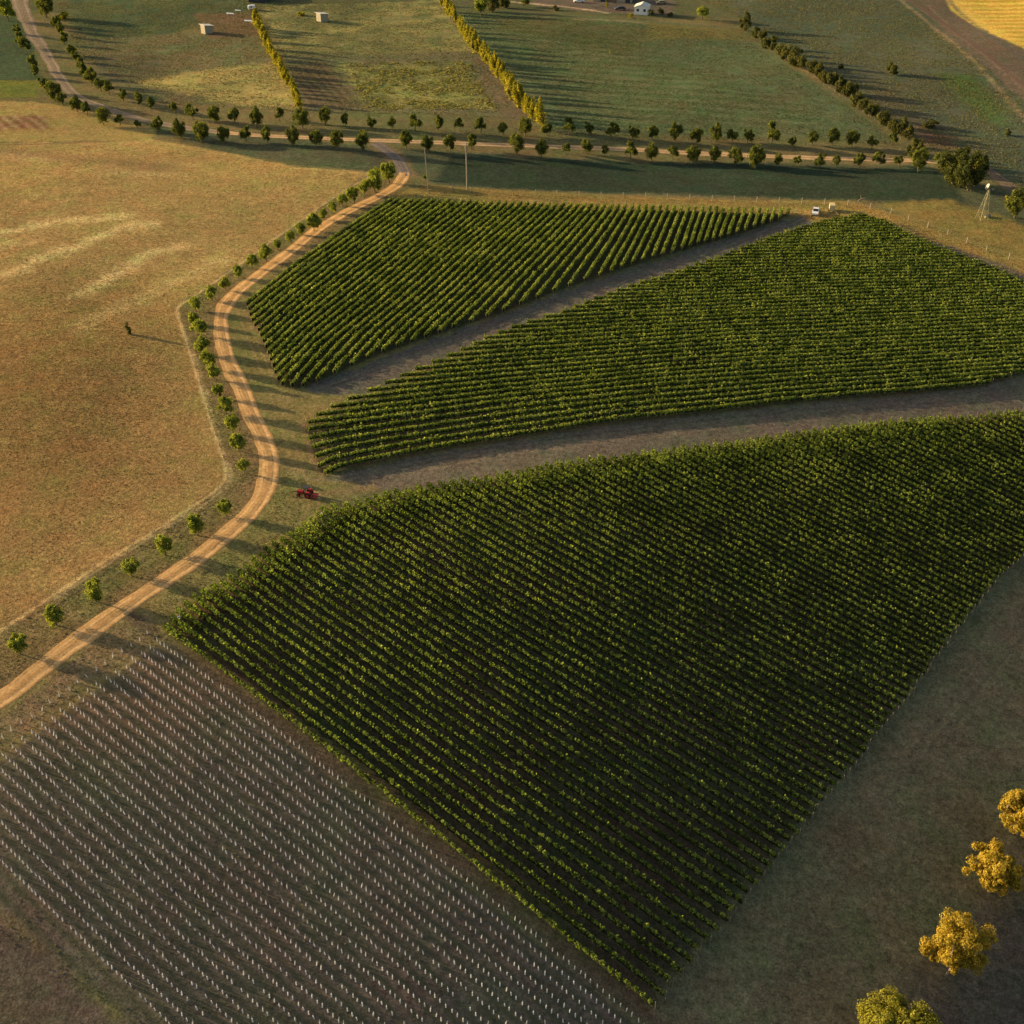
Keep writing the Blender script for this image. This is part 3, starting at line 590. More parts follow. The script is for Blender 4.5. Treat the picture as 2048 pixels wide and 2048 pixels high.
HEADL = smooth(unp(resample([(330,1262),(383,1208),(441,1178),(499,1142),(548,1098),(610,1062),(652,1026),(735,1010),(797,992),(886,979),(1000,961),(1129,936),(1259,921),(1388,903),(1500,892),(1626,872),(1729,859),(1833,850)], 20)), 2, 2)
def vigC(P):      # vines by the headland grow fuller; they thin out down the slope
    d = ldist(HEADL, P[:, 0], P[:, 1]); f = fbm(P[:, 0], P[:, 1], 14, 3)
    return np.clip(np.exp(-np.clip(d-3.0, 0, None)/2.8)*1.2 + .16*np.exp(-d/60)+(f-.5)*.35, 0, 1)
NL = 0
def vigAB(P): return np.clip(.68+(fbm(P[:, 0]+300, P[:, 1]-90, 9, 4)-.5)*.8, 0, 1)
for name, rows, txt, start, prm in (
        ('A', rowsA, 'vine row in the upper left fan of vines', 'orange track', (62, .30, .45, 1.6, .35, .03, .03, .09, 'vine')),
        ('B', rowsB, 'vine row in the middle block of vines', 'top apex', (62, .29, .5, 1.5, .45, .05, .03, .11, 'vine')),
        ('C', rowsC, 'vine row in the largest lower block', 'white grow tubes', (66, .26, .4, 1.5, .6, .03, .06, .085, 'vinec'))):
    grp = {'A': 'vine rows of the upper left block', 'B': 'vine rows of the middle block', 'C': 'vine rows of the large lower block'}[name]
    for i, r in enumerate(rows):
        vine_row(r, *prm[:4], rng, f'{txt}, {ordn(i+1)} from the {start}', grp, *prm[4:], vigour=vigC if name == 'C' else vigAB)

# ---------------------------------------------------------------- young vines in grow tubes
def tube_mesh():
    mb = MB(); mb.cyl((0, 0, -.03), (0, 0, .62), .085, .075, 6); mb.cyl((0, 0, .6), (0, 0, .95), .018, .014, 4)
    me = bpy.data.meshes.new('grow_tube'); mb.b.to_mesh(me); mb.b.free(); me.materials.append(M['tube']); return me
tm = tube_mesh(); pts = []
for r in rowsY:
    L = (len(r)-1)*.5; k = np.arange(0, L, 0.90)+rng.normal(size=len(np.arange(0, L, .90)))*.07
    k = k[rng.rand(len(k)) > .03]; s = np.clip(k/.5, 0, len(r)-1.001); i = s.astype(int); f = s-i
    pts.append(r[i]*(1-f)[:, None]+r[i+1]*f[:, None])
    d = r[0]-r[2]; d /= np.linalg.norm(d); pts.append((r[0]+d*2.6)[None])
pts = np.concatenate(pts); pts += rng.normal(size=pts.shape)*.03
u = pts[:, 0]*FOC/(pts[:, 1]*cp+(CAMH-terr(*pts.T))*sp)+1024
v = 1024 - ((pts[:, 1]*sp-(CAMH-terr(*pts.T))*cp)*FOC/(pts[:, 1]*cp+(CAMH-terr(*pts.T))*sp))
inf = (u > -20) & (u < 2068) & (v < 2080) & (v > 1200); pts = pts[inf]; u = u[inf]; v = v[inf]
print('TUBES', len(pts))
order = np.argsort(-v*(1-(v > 2044))*(1.0)*((u > 2) & (u < 2046)))
near = order[:298]; rest = order[298:]
for i in near:
    x, y = pts[i]; o = link('grow_tube', tm); o.location = (x, y, float(terr(x, y))); o.rotation_euler = (rng.normal()*.05, rng.normal()*.05, rng.rand()*3)
    tag(o, 'white plastic grow tube standing in the nearest part of the young vine rows', 'grow tube', 'grow tubes nearest the camera')
bm = bmesh.new(); bm.from_mesh(tm); bv = np.array([v_.co[:] for v_ in bm.verts]); quads = [[v_.index for v_ in f_.verts] for f_ in bm.faces if len(f_.verts) == 4]; bm.free()
quads = np.array(quads); c = pts[rest]; z = terr(c[:, 0], c[:, 1])
lean = rng.normal(size=(len(c), 1, 2))*.09; sc = (0.9+.2*rng.rand(len(c)))[:, None]
TV = np.repeat(bv[None], len(c), 0); TV[..., 2] *= sc; TV[..., :2] += TV[..., 2:3]*lean
TV[..., 0] += c[:, 0:1]; TV[..., 1] += c[:, 1:2]; TV[..., 2] += z[:, None]
o = link('grow_tubes', npmesh('grow_tubes', TV.reshape(-1, 3), (np.arange(len(c))[:, None, None]*len(bv)+quads[None]).reshape(-1, 4), M['tube']))
tag(o, 'hundreds of small white grow tubes in rows across the bare young vineyard', 'grow tubes', kind='stuff')

# ---------------------------------------------------------------- trees
def limb_mesh(name, segs, m, n=7):
    mb = MB()
    for p, q, a, b_ in segs: mb.cyl(p, q, a, b_, n)
    me = bpy.data.meshes.new(name); mb.b.to_mesh(me); mb.b.free(); me.materials.append(m); return me
def crown_pts(rng, n, R_, H_, zc, clumps, tight, shape=1.0, hollow=.55):
    cl = []
    while len(cl) < clumps:
        p = rng.uniform(-1, 1, 3); r = np.linalg.norm(p)
        if hollow < r < 1.0: cl.append(p*(0.86+.22*rng.rand()))
    cl = np.array(cl); wts = rng.rand(clumps)+.5; wts /= wts.sum(); k = rng.choice(clumps, n, p=wts)
    d = rng.normal(size=(n, 3)); d /= np.linalg.norm(d, axis=1)[:, None]; d *= (rng.rand(n)**.5)[:, None]*tight*(0.6+.8*rng.rand(clumps))[k][:, None]
    p = cl[k]+d
    p[:, :2] *= (1-shape*np.clip(p[:, 2:3], 0, 1)*.35)
    nn_ = cl[k]*.6+d/np.maximum(tight, .01)*1.0
    return p*np.array([R_, R_, H_])+np.array([0, 0, zc]), nn_
def make_tree(name, rng, R_, H, trunk, leafm, nleaf, lsize, clumps=16, tight=.42, shape=1.0, barkm='bark', tr=.09, limbs=4, hollow=.5, lowskirt=0):
    zc = trunk+(H-trunk)*.5; Hh = (H-trunk)*.55
    cen, nn_ = crown_pts(rng, nleaf, R_, Hh, zc, clumps, tight, shape, hollow); cen[:, 2] = np.maximum(cen[:, 2], .1)
    V, F = leaves(cen, lsize*(.7+.7*rng.rand(nleaf)), rng, nn_, .55)
    cm = npmesh('crown', V, F, M[leafm])
    lean = rng.normal(size=2)*.06*H; top = (lean[0], lean[1], trunk*1.15+.2)
    segs = [((0, 0, -.3), top, tr, tr*.7)]
    for k in range(limbs):
        a = 2*math.pi*(k+rng.rand()*.6)/limbs; rr = R_*(.45+.3*rng.rand())
        mid = (top[0]+math.cos(a)*rr*.5, top[1]+math.sin(a)*rr*.5, zc-Hh*.25); end = (top[0]+math.cos(a)*rr, top[1]+math.sin(a)*rr, zc+Hh*.35*rng.rand())
        segs += [(top, mid, tr*.6, tr*.42), (mid, end, tr*.42, tr*.15)]
    segs.append((top, (top[0], top[1], zc+Hh*.6), tr*.6, tr*.15))
    return cm, limb_mesh('trunk', segs, M[barkm])
def place(name, px, hc, tmpl, scale, label, cat, group, rz=None, tilt=0, sz=None):
    p = unp([px], hc)[0]; root = thing(name, (p[0], p[1], float(terr(*p))), rng.rand()*6.28 if rz is None else rz, label, cat, group)
    s = scale; root.scale = (s, s, (sz or s))
    link('crown', tmpl[0], None, root); link('trunk', tmpl[1], None, root)
    return root
rt = np.random.RandomState(5)
T_round = [make_tree('t', rt, 1.0, 2.35, .55, 'tree', 3200, .16, 26, .42, .6, hollow=.0) for _ in range(6)]       # unit trees, scaled in place
T_big = [make_tree('t', rt, 1.0, 2.3, .5, 'tree', 5200, .11, 34, .34, .6, hollow=.0) for _ in range(3)]
T_rd = [make_tree('t', rt, 1.0, 2.35, .55, 'treed', 2200, .17, rt.randint(14, 24), .42, rt.uniform(.3, .9), hollow=.1) for _ in range(8)]
T_bigd = [make_tree('t', rt, 1.0, 2.3, .5, 'treed', 5200, .11, 34, .36, .5, hollow=.1) for _ in range(5)]
T_pop = [make_tree('t', rt, .62, 3.6, .25, 'gold', 2000, .15, 26, .42, 1.6, hollow=.0) for _ in range(5)]
T_dark = [make_tree('t', rt, 1.0, 2.1, .3, 'darktree', 6500, .10, 40, .36, .5, hollow=.1) for _ in range(3)]
T_hedge = [make_tree('t', rt, 1.0, 2.0, .15, 'olive', 2200, .17, 20, .42, .4, hollow=.0) for _ in range(5)]
T_yel = [make_tree('t', rt, 1.0, 1.7, .12, 'gold', 1800, .17, 16, .42, .4, hollow=.0) for _ in range(2)]
def wpx(px, h=2): p = unp([px], h)[0]; return float(pxm(*p))
# (x, y of crown centre, crown width in photo px)
BEND = [(777,343,30),(750,358,30),(728,374,19),(707,389,21),(684,400,17),(665,415,15),(647,428,16),(626,443,22),(602,456,16),(581,474,16),(554,489,16),(531,505,21),(503,523,19),(475,542,18),(450,567,17),(422,585,21),(390,608,20),(388,635,20),(397,656,25),(405,689,24),(416,718,24),(426,744,20),(438,781,20),(449,809,27),(463,846,26),(473,884,24),(487,932,19),(450,1014,26),(389,1049,34),(327,1089,32),(260,1134,31),(189,1179,34),(108,1230,34),(35,1288,34)]
NEAR = [(33,57,16),(39,78,22),(50,90,22),(65,124,20),(68,141,18),(88,168,24),(106,180,30),(124,196,22),(151,205,27),(171,217,20),(205,230,26),(239,238,18),(275,248,13),(314,248,22),(359,255,29),(401,261,30),(446,267,26),(491,266,22),(534,269,23),(584,270,28),(632,275,26),(672,278,30),(724,280,30),(811,276,26),(856,284,26),(899,286,24),(944,283,24),(1034,286,32),(1084,294,26),(1132,297,18),(1174,292,24),(1211,300,14),(1261,300,24),(1304,301,27),(1346,304,22),(1387,307,27),(1430,307,24),(1473,311,31),(1513,311,35),(1558,320,18),(1596,320,17),(1641,320,22),(1673,321,17),(1720,318,22),(1759,318,23),(1799,320,19),(1841,318,33),(1880,318,22)]
FAR_ = [(88,10,32),(112,43,20),(120,56,18),(127,75,19),(144,99,20),(151,112,18),(160,129,18),(166,141,18),(180,152,24),(200,168,22),(217,174,20),(245,189,18),(275,197,20),(300,205,18),(345,214,17),(384,222,24),(427,227,26),(467,228,22),(512,231,27),(559,228,20),(602,234,32),(649,230,26),(691,239,19),(741,244,19),(783,245,17),(829,245,25),(876,245,22),(918,248,18),(960,250,24),(1008,256,20),(1050,251,28),(1093,256,20),(1137,252,23),(1177,256,19),(1225,261,25),(1266,264,24),(1306,264,22),(1351,262,28),(1393,272,25),(1433,264,27),(1466,270,22),(1497,270,23),(1545,267,25),(1585,283,16),(1627,275,20),(1667,272,24),(1706,275,26),(1745,284,21),(1786,276,19)]
def size_word(w): return 'large' if w >= 29 else 'small' if w <= 18 else 'medium'
for lst, where, grp in ((BEND, 'round green tree beside the curving orange track', 'trees along the bend of the dirt track'),
                        (NEAR, 'round dark tree on the near side of the straight road', 'roadside trees, near side'),
                        (FAR_, 'round dark tree on the far side of the straight road', 'roadside trees, far side')):
    for i, (x, y, wd) in enumerate(lst):
        s = wd/wpx((x, y))/2.05*(1.22 if lst is BEND else 1.0); bd = lst is BEND; t = (T_big[i % 3] if y > 1000 or wd >= 26 else T_round[rt.randint(6)]) if bd else (T_bigd[i % 5] if wd >= 26 else T_rd[rt.randint(8)])
        frm = 'top of the bend' if lst is BEND else 'left'
        zs = s*(1.05 if lst is BEND else 1.15)*(1+.12*rt.randn()*.6)
        if (x, y) == (1545, 267): zs = s*1.7
        place('roadside_tree', (x, y), 1.3*zs, t, s, f'{size_word(wd)} {where}, {ordn(i+1)} from the {frm}', 'tree', grp, sz=zs)
def along(px, n):
    P = np.array(px, float); d = np.r_[0, np.cumsum(np.linalg.norm(np.diff(P, axis=0), axis=1))]; t = np.linspace(0, d[-1], n)
    return np.stack([np.interp(t, d, P[:, 0]), np.interp(t, d, P[:, 1])], 1)
for k, (px, n_, w0, w1, txt, grp) in enumerate([
        ([(512,38),(530,75),(548,110),(563,135),(580,165),(598,205)], 24, 20, 18, 'slender yellow poplar in the shorter golden row', 'shorter row of yellow poplars'),
        ([(885,2),(905,25),(930,62),(958,92),(990,130),(1020,170),(1050,205),(1078,232)], 36, 15, 24, 'slender yellow poplar in the longer golden row', 'longer row of yellow poplars')]):
    for i, p in enumerate(along(px, n_)):
        wd = w0+(w1-w0)*i/(n_-1); p = p+rt.normal(size=2)*1.0; s = wd/wpx(p)/1.6*(0.75+.5*rt.rand()); zs = s*(.62 if k == 0 else .78)*(.85+.3*rt.rand())
        place('poplar', p, 1.8*zs, T_pop[rt.randint(5)], s, f'{txt}, {ordn(i+1)} from its far end', 'poplar', grp, sz=zs)
for i in range(16):   # scrubby companions on the right of the first row
    pass
HEDGE = [(1491,47,26),(1512,66,16),(1524,70,18),(1533,86,20),(1547,88,20),(1560,98,20),(1573,107,24),(1592,116,28),(1604,126,22),(1625,134,24),(1638,144,22),(1648,154,22),(1666,158,24),(1680,173,24),(1694,182,20),(1707,178,26),(1712,198,26),(1727,208,22),(1745,222,26),(1767,237,28),(1788,252,24),(1805,257,26),(1818,268,22),(1830,298,28),(1840,306,26)]
for i, (x, y, wd) in enumerate(HEDGE):
    s = wd/wpx((x, y))/2.0; place('hedge_tree', (x, y), 1.0*s, T_hedge[rt.randint(5)], s, f'dark olive bushy tree in the diagonal hedgerow at upper right, {ordn(i+1)} from its top', 'tree', 'trees of the diagonal hedgerow', sz=s*1.15)
for x, y, wd, t, zz, lab in [(1914,334,62,T_dark[0],1.0,'big dark bushy tree at the right end of the straight road, left of two'), (1944,344,60,T_dark[1],1.1,'big dark bushy tree at the right end of the straight road, right of two'),
        (1893,326,34,T_dark[2],.9,'low dark tree between the road end and the big bushy trees'), (1957,322,34,T_yel[0],.8,'golden yellow bush behind the big dark trees at the road end'),
        (2034,412,44,T_bigd[2],1.0,'green tree at the right edge beside the wind pump tower'), (2021,396,18,T_yel[1],.9,'small yellow green bush in front of the tree at the right edge'),
        (1785,137,24,T_hedge[0],.9,'lone dark reddish bush in the upper right paddock'), (1682,132,12,T_hedge[1],.8,'tiny dark bush near the hedgerow in the upper right paddock'),
        (1861,248,28,T_hedge[2],.5,'low flat bush on reddish ground right of the hedgerow foot'), (2016,265,15,T_hedge[3],.7,'small dark bush near the right edge in the green paddock'),
        (1302,26,12,T_rd[2],.8,'dark green bush at the right corner of the white farm shed'), (1322,22,14,T_hedge[0],.7,'olive bush between the white farm shed and the silver car'), (1340,28,12,T_hedge[4],.7,'olive bush right of the silver car at the top edge'), (1112,16,12,T_hedge[2],.7,'olive bush on the dry grass line at the top edge'), (1050,6,16,T_rd[4],.8,'grey green bush on the top edge left of the dry grass line'),
        (1405,28,24,T_round[1],.8,'pale green tree beyond the striped paddock at the top'), (1262,30,9,T_yel[0],1.2,'small yellow tree beside the white shed at the top'), (1214,12,10,T_pop[1],.6,'thin yellow tree left of the white shed at the top'),
        (962,14,26,T_round[3],1.1,'dark tree at the top edge beside the longer poplar row'), (985,5,26,T_hedge[3],1.2,'dark bush at the top edge right of the longer poplar row'),
        (1009,4,20,T_hedge[1],1.0,'dark shrub by the top edge, left of the far dry grass line'), (12,20,36,T_big[1],1.0,'dark tree in the extreme upper left corner'), (256,657,10,T_hedge[2],1.5,'lone small dark tree in the big brown field on the left'),
        (602,26,14,T_yel[1],.6,'low yellow shrub just right of the shorter poplar row'), (850,355,9,T_round[2],1.0,'small pale bush at the foot of the thinner utility pole'),
        (125,28,22,T_yel[1],.8,'yellow brown bush beside the upper end of the road'), (1220,106,6,T_pop[2],.6,'dead narrow bush alone in the striped green paddock')]:
    s = wd/wpx((x, y))/2.0; zz = 2.3 if 'lone small dark tree' in lab else zz
    place('bush' if 'bush' in lab or 'shrub' in lab else 'tree', (x, y), 1.1*s*zz, t, s, lab, 'bush' if 'bush' in lab or 'shrub' in lab else 'tree', None, sz=s*zz*1.05)

# gum trees on the lower right
def gum(px, W_, H_, seed, label, n=26000, mat='gum', hc=None):
    r = np.random.RandomState(seed); R_ = W_/2; tr = .26; trunk = H_*.12
    zc = trunk+(H_-trunk)*.52; Hh = (H_-trunk)*.5
    segs = [((0, 0, -.4), (.15, .1, trunk*.55), tr, tr*.8), ((.15, .1, trunk*.55), (.1, .3, trunk), tr*.8, tr*.62)]
    cl = []; nl = 8
    for k in range(nl):
        a = 2*math.pi*(k+.5*r.rand())/nl; el = r.uniform(-.35, 1.0)
        e = np.array([math.cos(a)*R_*.75*math.cos(el*1.1), math.sin(a)*R_*.75*math.cos(el*1.1), zc+math.sin(el)*Hh*.85])
        b0 = np.array([.1, .3, trunk]); mid = b0*.45+e*.55+np.array([0, 0, -.4]); segs += [(tuple(b0), tuple(mid), tr*.45, tr*.3), (tuple(mid), tuple(e), tr*.3, .04)]
        for q in range(r.randint(4, 7)):
            d = r.normal(size=3); d /= np.linalg.norm(d); tip = e+d*np.array([R_, R_, Hh])*r.uniform(.22, .42); segs.append((tuple(e), tuple(tip), .06, .02)); cl.append((tip, r.uniform(.5, .95)))
    sx = r.uniform(.85, 1.15, 3)
    for q in range(120):
        dd = r.normal(size=3); dd /= np.linalg.norm(dd)
        lump = 1+.16*math.sin(dd[0]*4+seed)+.14*math.sin(dd[1]*5+seed*2)+.12*math.sin(dd[2]*4+seed*3)
        if dd[2] < -.55 and r.rand() < .6: continue
        cl.append((dd*r.uniform(.45, .92)*lump*np.array([R_, R_, Hh])*sx+np.array([0, 0, zc]), r.uniform(.35, .8)))
    k = r.randint(0, len(cl), n); cc = np.array([c_[0] for c_ in cl])[k]; rr = np.array([c_[1] for c_ in cl])[k]
    d = r.normal(size=(n, 3)); d /= np.linalg.norm(d, axis=1)[:, None]; d *= (r.rand(n)**.4*rr)[:, None]*R_*.30; d[:, 2] *= .85
    V, F = leaves(cc+d, .15+.17*r.rand(n), r, d/np.linalg.norm(d, axis=1)[:, None]+(cc-np.array([0, 0, zc]))/R_*.5, .5)
    p = unp([px], H_*.6 if hc is None else hc)[0]; root = thing('gum_tree', (p[0], p[1], float(terr(*p))), r.rand()*6, label, 'tree', 'gum trees on the lower right slope')
    link('crown', npmesh('crown', V, F, M[mat]), None, root); link('trunk', limb_mesh('trunk', segs, M['palebark'], 8), None, root)
gum((1914,1886), 8.0, 11.0, 1, 'golden gum tree with a tall ragged crown, middle of the lower right corner group')
gum((1994,1738), 7.2, 8.5, 2, 'golden gum tree with a broad square crown at the right edge')
gum((2052,1618), 7.5, 9.5, 3, 'gum tree cut by the right edge, pale trunk showing, highest in the picture')
gum((1800,2070), 9.0, 8.5, 9, 'gum tree at the bottom edge, hardly more than its top showing') if False else None
gum((1796,2056), 10.0, 8.5, 4, 'broad yellow green gum tree cut by the bottom edge', mat='gumg')
gum((2120,1770), 7.0, 8.0, 6, 'gum tree just beyond the right edge casting shade')

# ---------------------------------------------------------------- fences
def fence(name, px, gap, h, label, wires=(.5, .9), r=.05, mat='post'):
    P = resample(smooth(unp(resample(px, 20)), 1.0, 2), gap); z = terr(P[:, 0], P[:, 1]); o0 = Vector((P[0][0], P[0][1], float(z[0])))
    root = thing(name, o0, 0, label, 'fence')
    mb = MB(); mb.cyl((0, 0, -.2), (0, 0, h), r, r*.9, 6); pm_ = bpy.data.meshes.new('post'); mb.b.to_mesh(pm_); mb.b.free(); pm_.materials.append(M[mat])
    P_ = [Vector((x, y, zz))-o0 for (x, y), zz in zip(P, z)]
    for p in P_[:100]:
        o = link('post', pm_, None, root); o.location = p; o.rotation_euler = (rng.normal()*.03, rng.normal()*.03, 0)
    mb = MB()
    for a, b_ in zip(P_[:-1], P_[1:]):
        for hh in wires: mb.cyl(a+Vector((0, 0, hh)), b_+Vector((0, 0, hh)), .008, .008, 4)
    mb.build('wires', M['steel'], root)
fence('wire_fence', FENCE_L, 4.2, 1.2, 'long post and wire fence between the brown field and the verge trees', r=.055)
fence('wire_fence', FENCE_T, 6.6, 1.7, 'post and wire fence with pale posts above the vineyard tops', r=.12, wires=(.6, 1.1, 1.5))
fence('wire_fence', [(1495,62),(1570,118),(1650,172),(1740,235),(1800,280)], 5, 1.1, 'fence on the dry grass line beside the diagonal hedgerow', r=.05)
fence('wire_fence', [(380,243),(600,262),(900,270),(1300,282),(1540,285),(1800,300)], 5, 1.1, 'low fence between the straight road and the far side trees', r=.05)

# ---------------------------------------------------------------- utility poles
def pole(px, h, label, r, arm, lean=0):
    p = unp([px])[0]; root = thing('utility_pole', (p[0], p[1], float(terr(*p))), 0, label, 'utility pole', None); root.rotation_euler = (0, lean, 0)
    MB().cyl((0, 0, -.5), (0, 0, h), r, r*.75, 10).build('shaft', M['post'], root)
    if arm:
        MB().box(-.25, 0, h-1.0, 1.5, .14, .14).build('crossarm', M['post'], root)
        for x in (-.85, .3): MB().cyl((x, 0, h-.93), (x, 0, h-.7), .07, .04, 8).build('insulator', M['white'], root)
        MB().cyl((-.35, -.3, h-1.9), (-.35, -.3, h-1.2), .22, .22, 10).build('transformer', M['steel'], root)
    else:
        MB().box(0, 0, h-.3, .5, .1, .1).build('crossarm', M['post'], root)
    return root
pole((857,387), 13.6, 'thin grey utility pole leaning slightly, left of two', .11, False, -.045)
pole((934,378), 14.0, 'thick pale utility pole with a short crossarm, right of two', .22, True, 0)

# ---------------------------------------------------------------- wind pump
p = unp([(1963,438)])[0]; root = thing('wind_pump', (p[0], p[1], float(terr(*p))), R(15), 'pale steel wind pump tower with a white head turned to the sun', 'wind pump')
mb = MB(); H_ = 8.8
def cr_(k, z): q = 1.1*(1-z/H_)+.12; return Vector((q*(1 if k in (0, 3) else -1)+.35*z/H_, q*(1 if k < 2 else -1), z))
for k in range(4): mb.cyl(cr_(k, -.2), cr_(k, H_), .06, .05, 6)
mb.build('tower_legs', M['steel'], root); mb = MB(); zs = [0, 2.2, 4.2, 6.0, 7.5, 8.8]
for a, b_ in zip(zs[:-1], zs[1:]):
    for k in range(4):
        j = (k+1) % 4; mb.cyl(cr_(k, a), cr_(j, b_), .022, .022, 4); mb.cyl(cr_(j, a), cr_(k, b_), .022, .022, 4); mb.cyl(cr_(k, b_), cr_(j, b_), .03, .03, 4)
mb.build('cross_braces', M['steel'], root)
hub = Vector((.1, 0, H_+.3)); ax = Vector((-.82, .30, .35)).normalized(); t1 = ax.cross(Vector((0, 0, 1))).normalized(); t2 = ax.cross(t1)
MB().cyl(hub+ax*.1, hub+ax*.6, .16, .16, 10).build('hub', M['steel'], root)
for k in range(12):
    a = k*math.pi/6; d = t1*math.cos(a)+t2*math.sin(a); e = t1*-math.sin(a)+t2*math.cos(a); c0 = hub+ax*.5
    mb = MB(); b = mb.b; vs = [b.verts.new(c0+d*q+e*w_*s_+ax*(s_*w_*.5+t_)) for t_ in (0, .02) for q, w_, s_ in ((.18, .05, -1), (.18, .05, 1), (.88, .2, 1), (.88, .2, -1))]
    for f in ((0, 1, 2, 3), (7, 6, 5, 4), (0, 4, 5, 1), (1, 5, 6, 2), (2, 6, 7, 3), (3, 7, 4, 0)): b.faces.new([vs[i] for i in f])
    mb.build('blade', M['vane'], root)
mb = MB(); mb.cyl(hub, hub-ax*1.2, .04, .04, 6); q = hub-ax*1.35; mb.box(q.x, q.y, q.z, .7, .03, .5, rz=math.atan2(ax.y, ax.x)); mb.build('tail_vane', M['steel'], root)
p2 = unp([(1974,434)])[0]; root = thing('water_trough', (p2[0], p2[1], float(terr(*p2))), R(30), 'low pale water trough at the foot of the wind pump', 'trough')
MB().box(0, 0, .3, 2.0, .9, .6, bev=.04).build('basin', M['steel'], root); MB().box(0, 0, .58, 1.8, .7, .07).build('water', M['glass'], root)

# ---------------------------------------------------------------- tractor
def wheel(x, y, z, r, wd, parent):
    t = MB().cyl((x, y-wd/2, z), (x, y+wd/2, z), r, r, 20).build('wheel', M['black'], parent)
    MB().cyl((x, y-wd/2-.02, z), (x, y+wd/2+.02, z), r*.55, r*.55, 14).build('rim', M['red'] if r > .3 else M['steel'], t)
    return t
p = unp([(612,992)])[0]; tr_ = thing('tractor', (p[0], p[1], float(terr(*p))), R(-14), 'red tractor with black tyres parked on the headland beside the track', 'tractor')
tr_.scale = (.84,)*3
MB().box(-1.15, 0, 1.05, 1.5, .72, .62, bev=.1).build('bonnet', M['red'], tr_)
MB().box(-.4, 0, .72, 3.0, .5, .4, bev=.05).build('chassis', M['darkpaint'], tr_)
MB().box(-1.95, 0, 1.0, .12, .6, .5, bev=.03).build('grille', M['darkpaint'], tr_)
for s_ in (-1, 1):
    MB().prism([(.1, 1.15), (.35, 1.55), (1.2, 1.6), (1.45, 1.2), (1.45, 1.1)], s_*.45, s_*.95).build('mudguard', M['red'], tr_)
    wheel(.78, s_*.78, .72, .72, .42, tr_); wheel(-1.5, s_*.62, .42, .42, .26, tr_)
    MB().box(-2.02, s_*.2, 1.1, .04, .14, .12).build('headlight', M['white'], tr_)
MB().box(.35, 0, 1.3, .5, .5, .14, bev=.04).box(.62, 0, 1.6, .12, .5, .55, bev=.03).build('seat', M['black'], tr_)
MB().cyl((-.3, 0, 1.3), (-.1, 0, 1.65), .03, .03, 6).cyl((-.12, 0, 1.62), (-.08, 0, 1.66), .2, .2, 14).build('steering_wheel', M['black'], tr_)
MB().cyl((-1.0, .2, 1.3), (-1.0, .2, 2.0), .045, .045, 8).build('exhaust', M['darkpaint'], tr_)
mb = MB()
for s_ in (-1, 1):
    mb.cyl((.95, s_*.5, 1.2), (.85, s_*.5, 2.4), .045, .045, 6); mb.cyl((-.3, s_*.5, 1.2), (-.2, s_*.5, 2.4), .035, .035, 6)
mb.build('roll_frame', M['darkpaint'], tr_)
MB().box(.33, 0, 2.43, 1.35, 1.2, .08, bev=.03).build('canopy', M['darkpaint'], tr_)
im = MB().box(2.1, 0, .42, 1.1, 1.9, .3, bev=.06).build('mower_deck', M['red'], tr_)
MB().cyl((1.2, .3, .7), (1.7, .25, .55), .04, .04, 6).cyl((1.2, -.3, .7), (1.7, -.25, .55), .04, .04, 6).build('linkage', M['steel'], tr_)

# ---------------------------------------------------------------- ute and trailer by the apex
def car(name, px, rz, paint, label, cat, scale=1.0, pickup=True):
    p = unp([px])[0]; c = thing(name, (p[0], p[1], float(terr(*p))), rz, label, cat); c.scale = (scale,)*3
    MB().prism([(-2.5, .45), (-2.55, .9), (-2.4, 1.02), (-1.3, 1.1), (2.45, 1.1), (2.55, .95), (2.5, .4)], -.88, .88).build('body', M[paint], c)
    if pickup:
        MB().prism([(-1.35, 1.1), (-.75, 1.72), (.35, 1.76), (.55, 1.1)], -.78, .78).build('cab', M[paint], c)
        MB().box(1.5, 0, 1.13, 1.7, 1.5, .1).build('tray', M['darkpaint'], c)
        MB().prism([(-1.30, 1.16), (-.80, 1.66), (-.83, 1.70), (-1.36, 1.18)], -.68, .68).build('windscreen', M['glass'], c)
        MB().box(.47, 0, 1.42, .06, 1.3, .42, ry=-.28).build('rear_window', M['glass'], c)
        for s_ in (-1, 1): MB().box(-.3, s_*.79, 1.42, 1.0, .03, .38).build('side_window', M['glass'], c)
    else:
        MB().prism([(-1.35, 1.1), (-.75, 1.62), (1.5, 1.66), (2.3, 1.1)], -.76, .76).build('cab', M[paint], c)
        for s_ in (-1, 1): MB().box(.3, s_*.77, 1.38, 2.1, .03, .34).build('side_window', M['glass'], c)
        MB().prism([(-1.30, 1.14), (-.82, 1.56), (-.85, 1.60), (-1.36, 1.16)], -.66, .66).build('windscreen', M['glass'], c)
    for x in (-1.6, 1.6):
        for s_ in (-1, 1): wheel(x, s_*.78, .36, .36, .22, c)
    for s_ in (-1, 1): MB().box(-2.52, s_*.6, .85, .06, .3, .14).build('headlight', M['white'], c)
    return c
car('pickup_truck', (1631,427), R(72), 'white', 'white pickup truck parked at the end of the grassy strip by the vineyard apex', 'pickup truck')
p = unp([(1663,422)])[0]; t_ = thing('crate_trailer', (p[0], p[1], float(terr(*p))), R(78), 'cream box trailer parked right of the white pickup truck', 'trailer')
MB().box(0, 0, 1.35, 2.6, 1.5, 1.5, bev=.05).build('box_body', M['cream'], t_); MB().box(0, 0, .55, 2.9, 1.3, .12).build('frame', M['steel'], t_)
MB().cyl((-1.4, 0, .55), (-2.4, 0, .5), .05, .05, 6).build('drawbar', M['steel'], t_)
for s_ in (-1, 1): wheel(.2, s_*.78, .34, .34, .2, t_)
p = unp([(1733,404)])[0]; b_ = thing('fallen_branch', (p[0], p[1], float(terr(*p))), 0, 'pale fallen branch on the grass right of the cream trailer', 'branch')
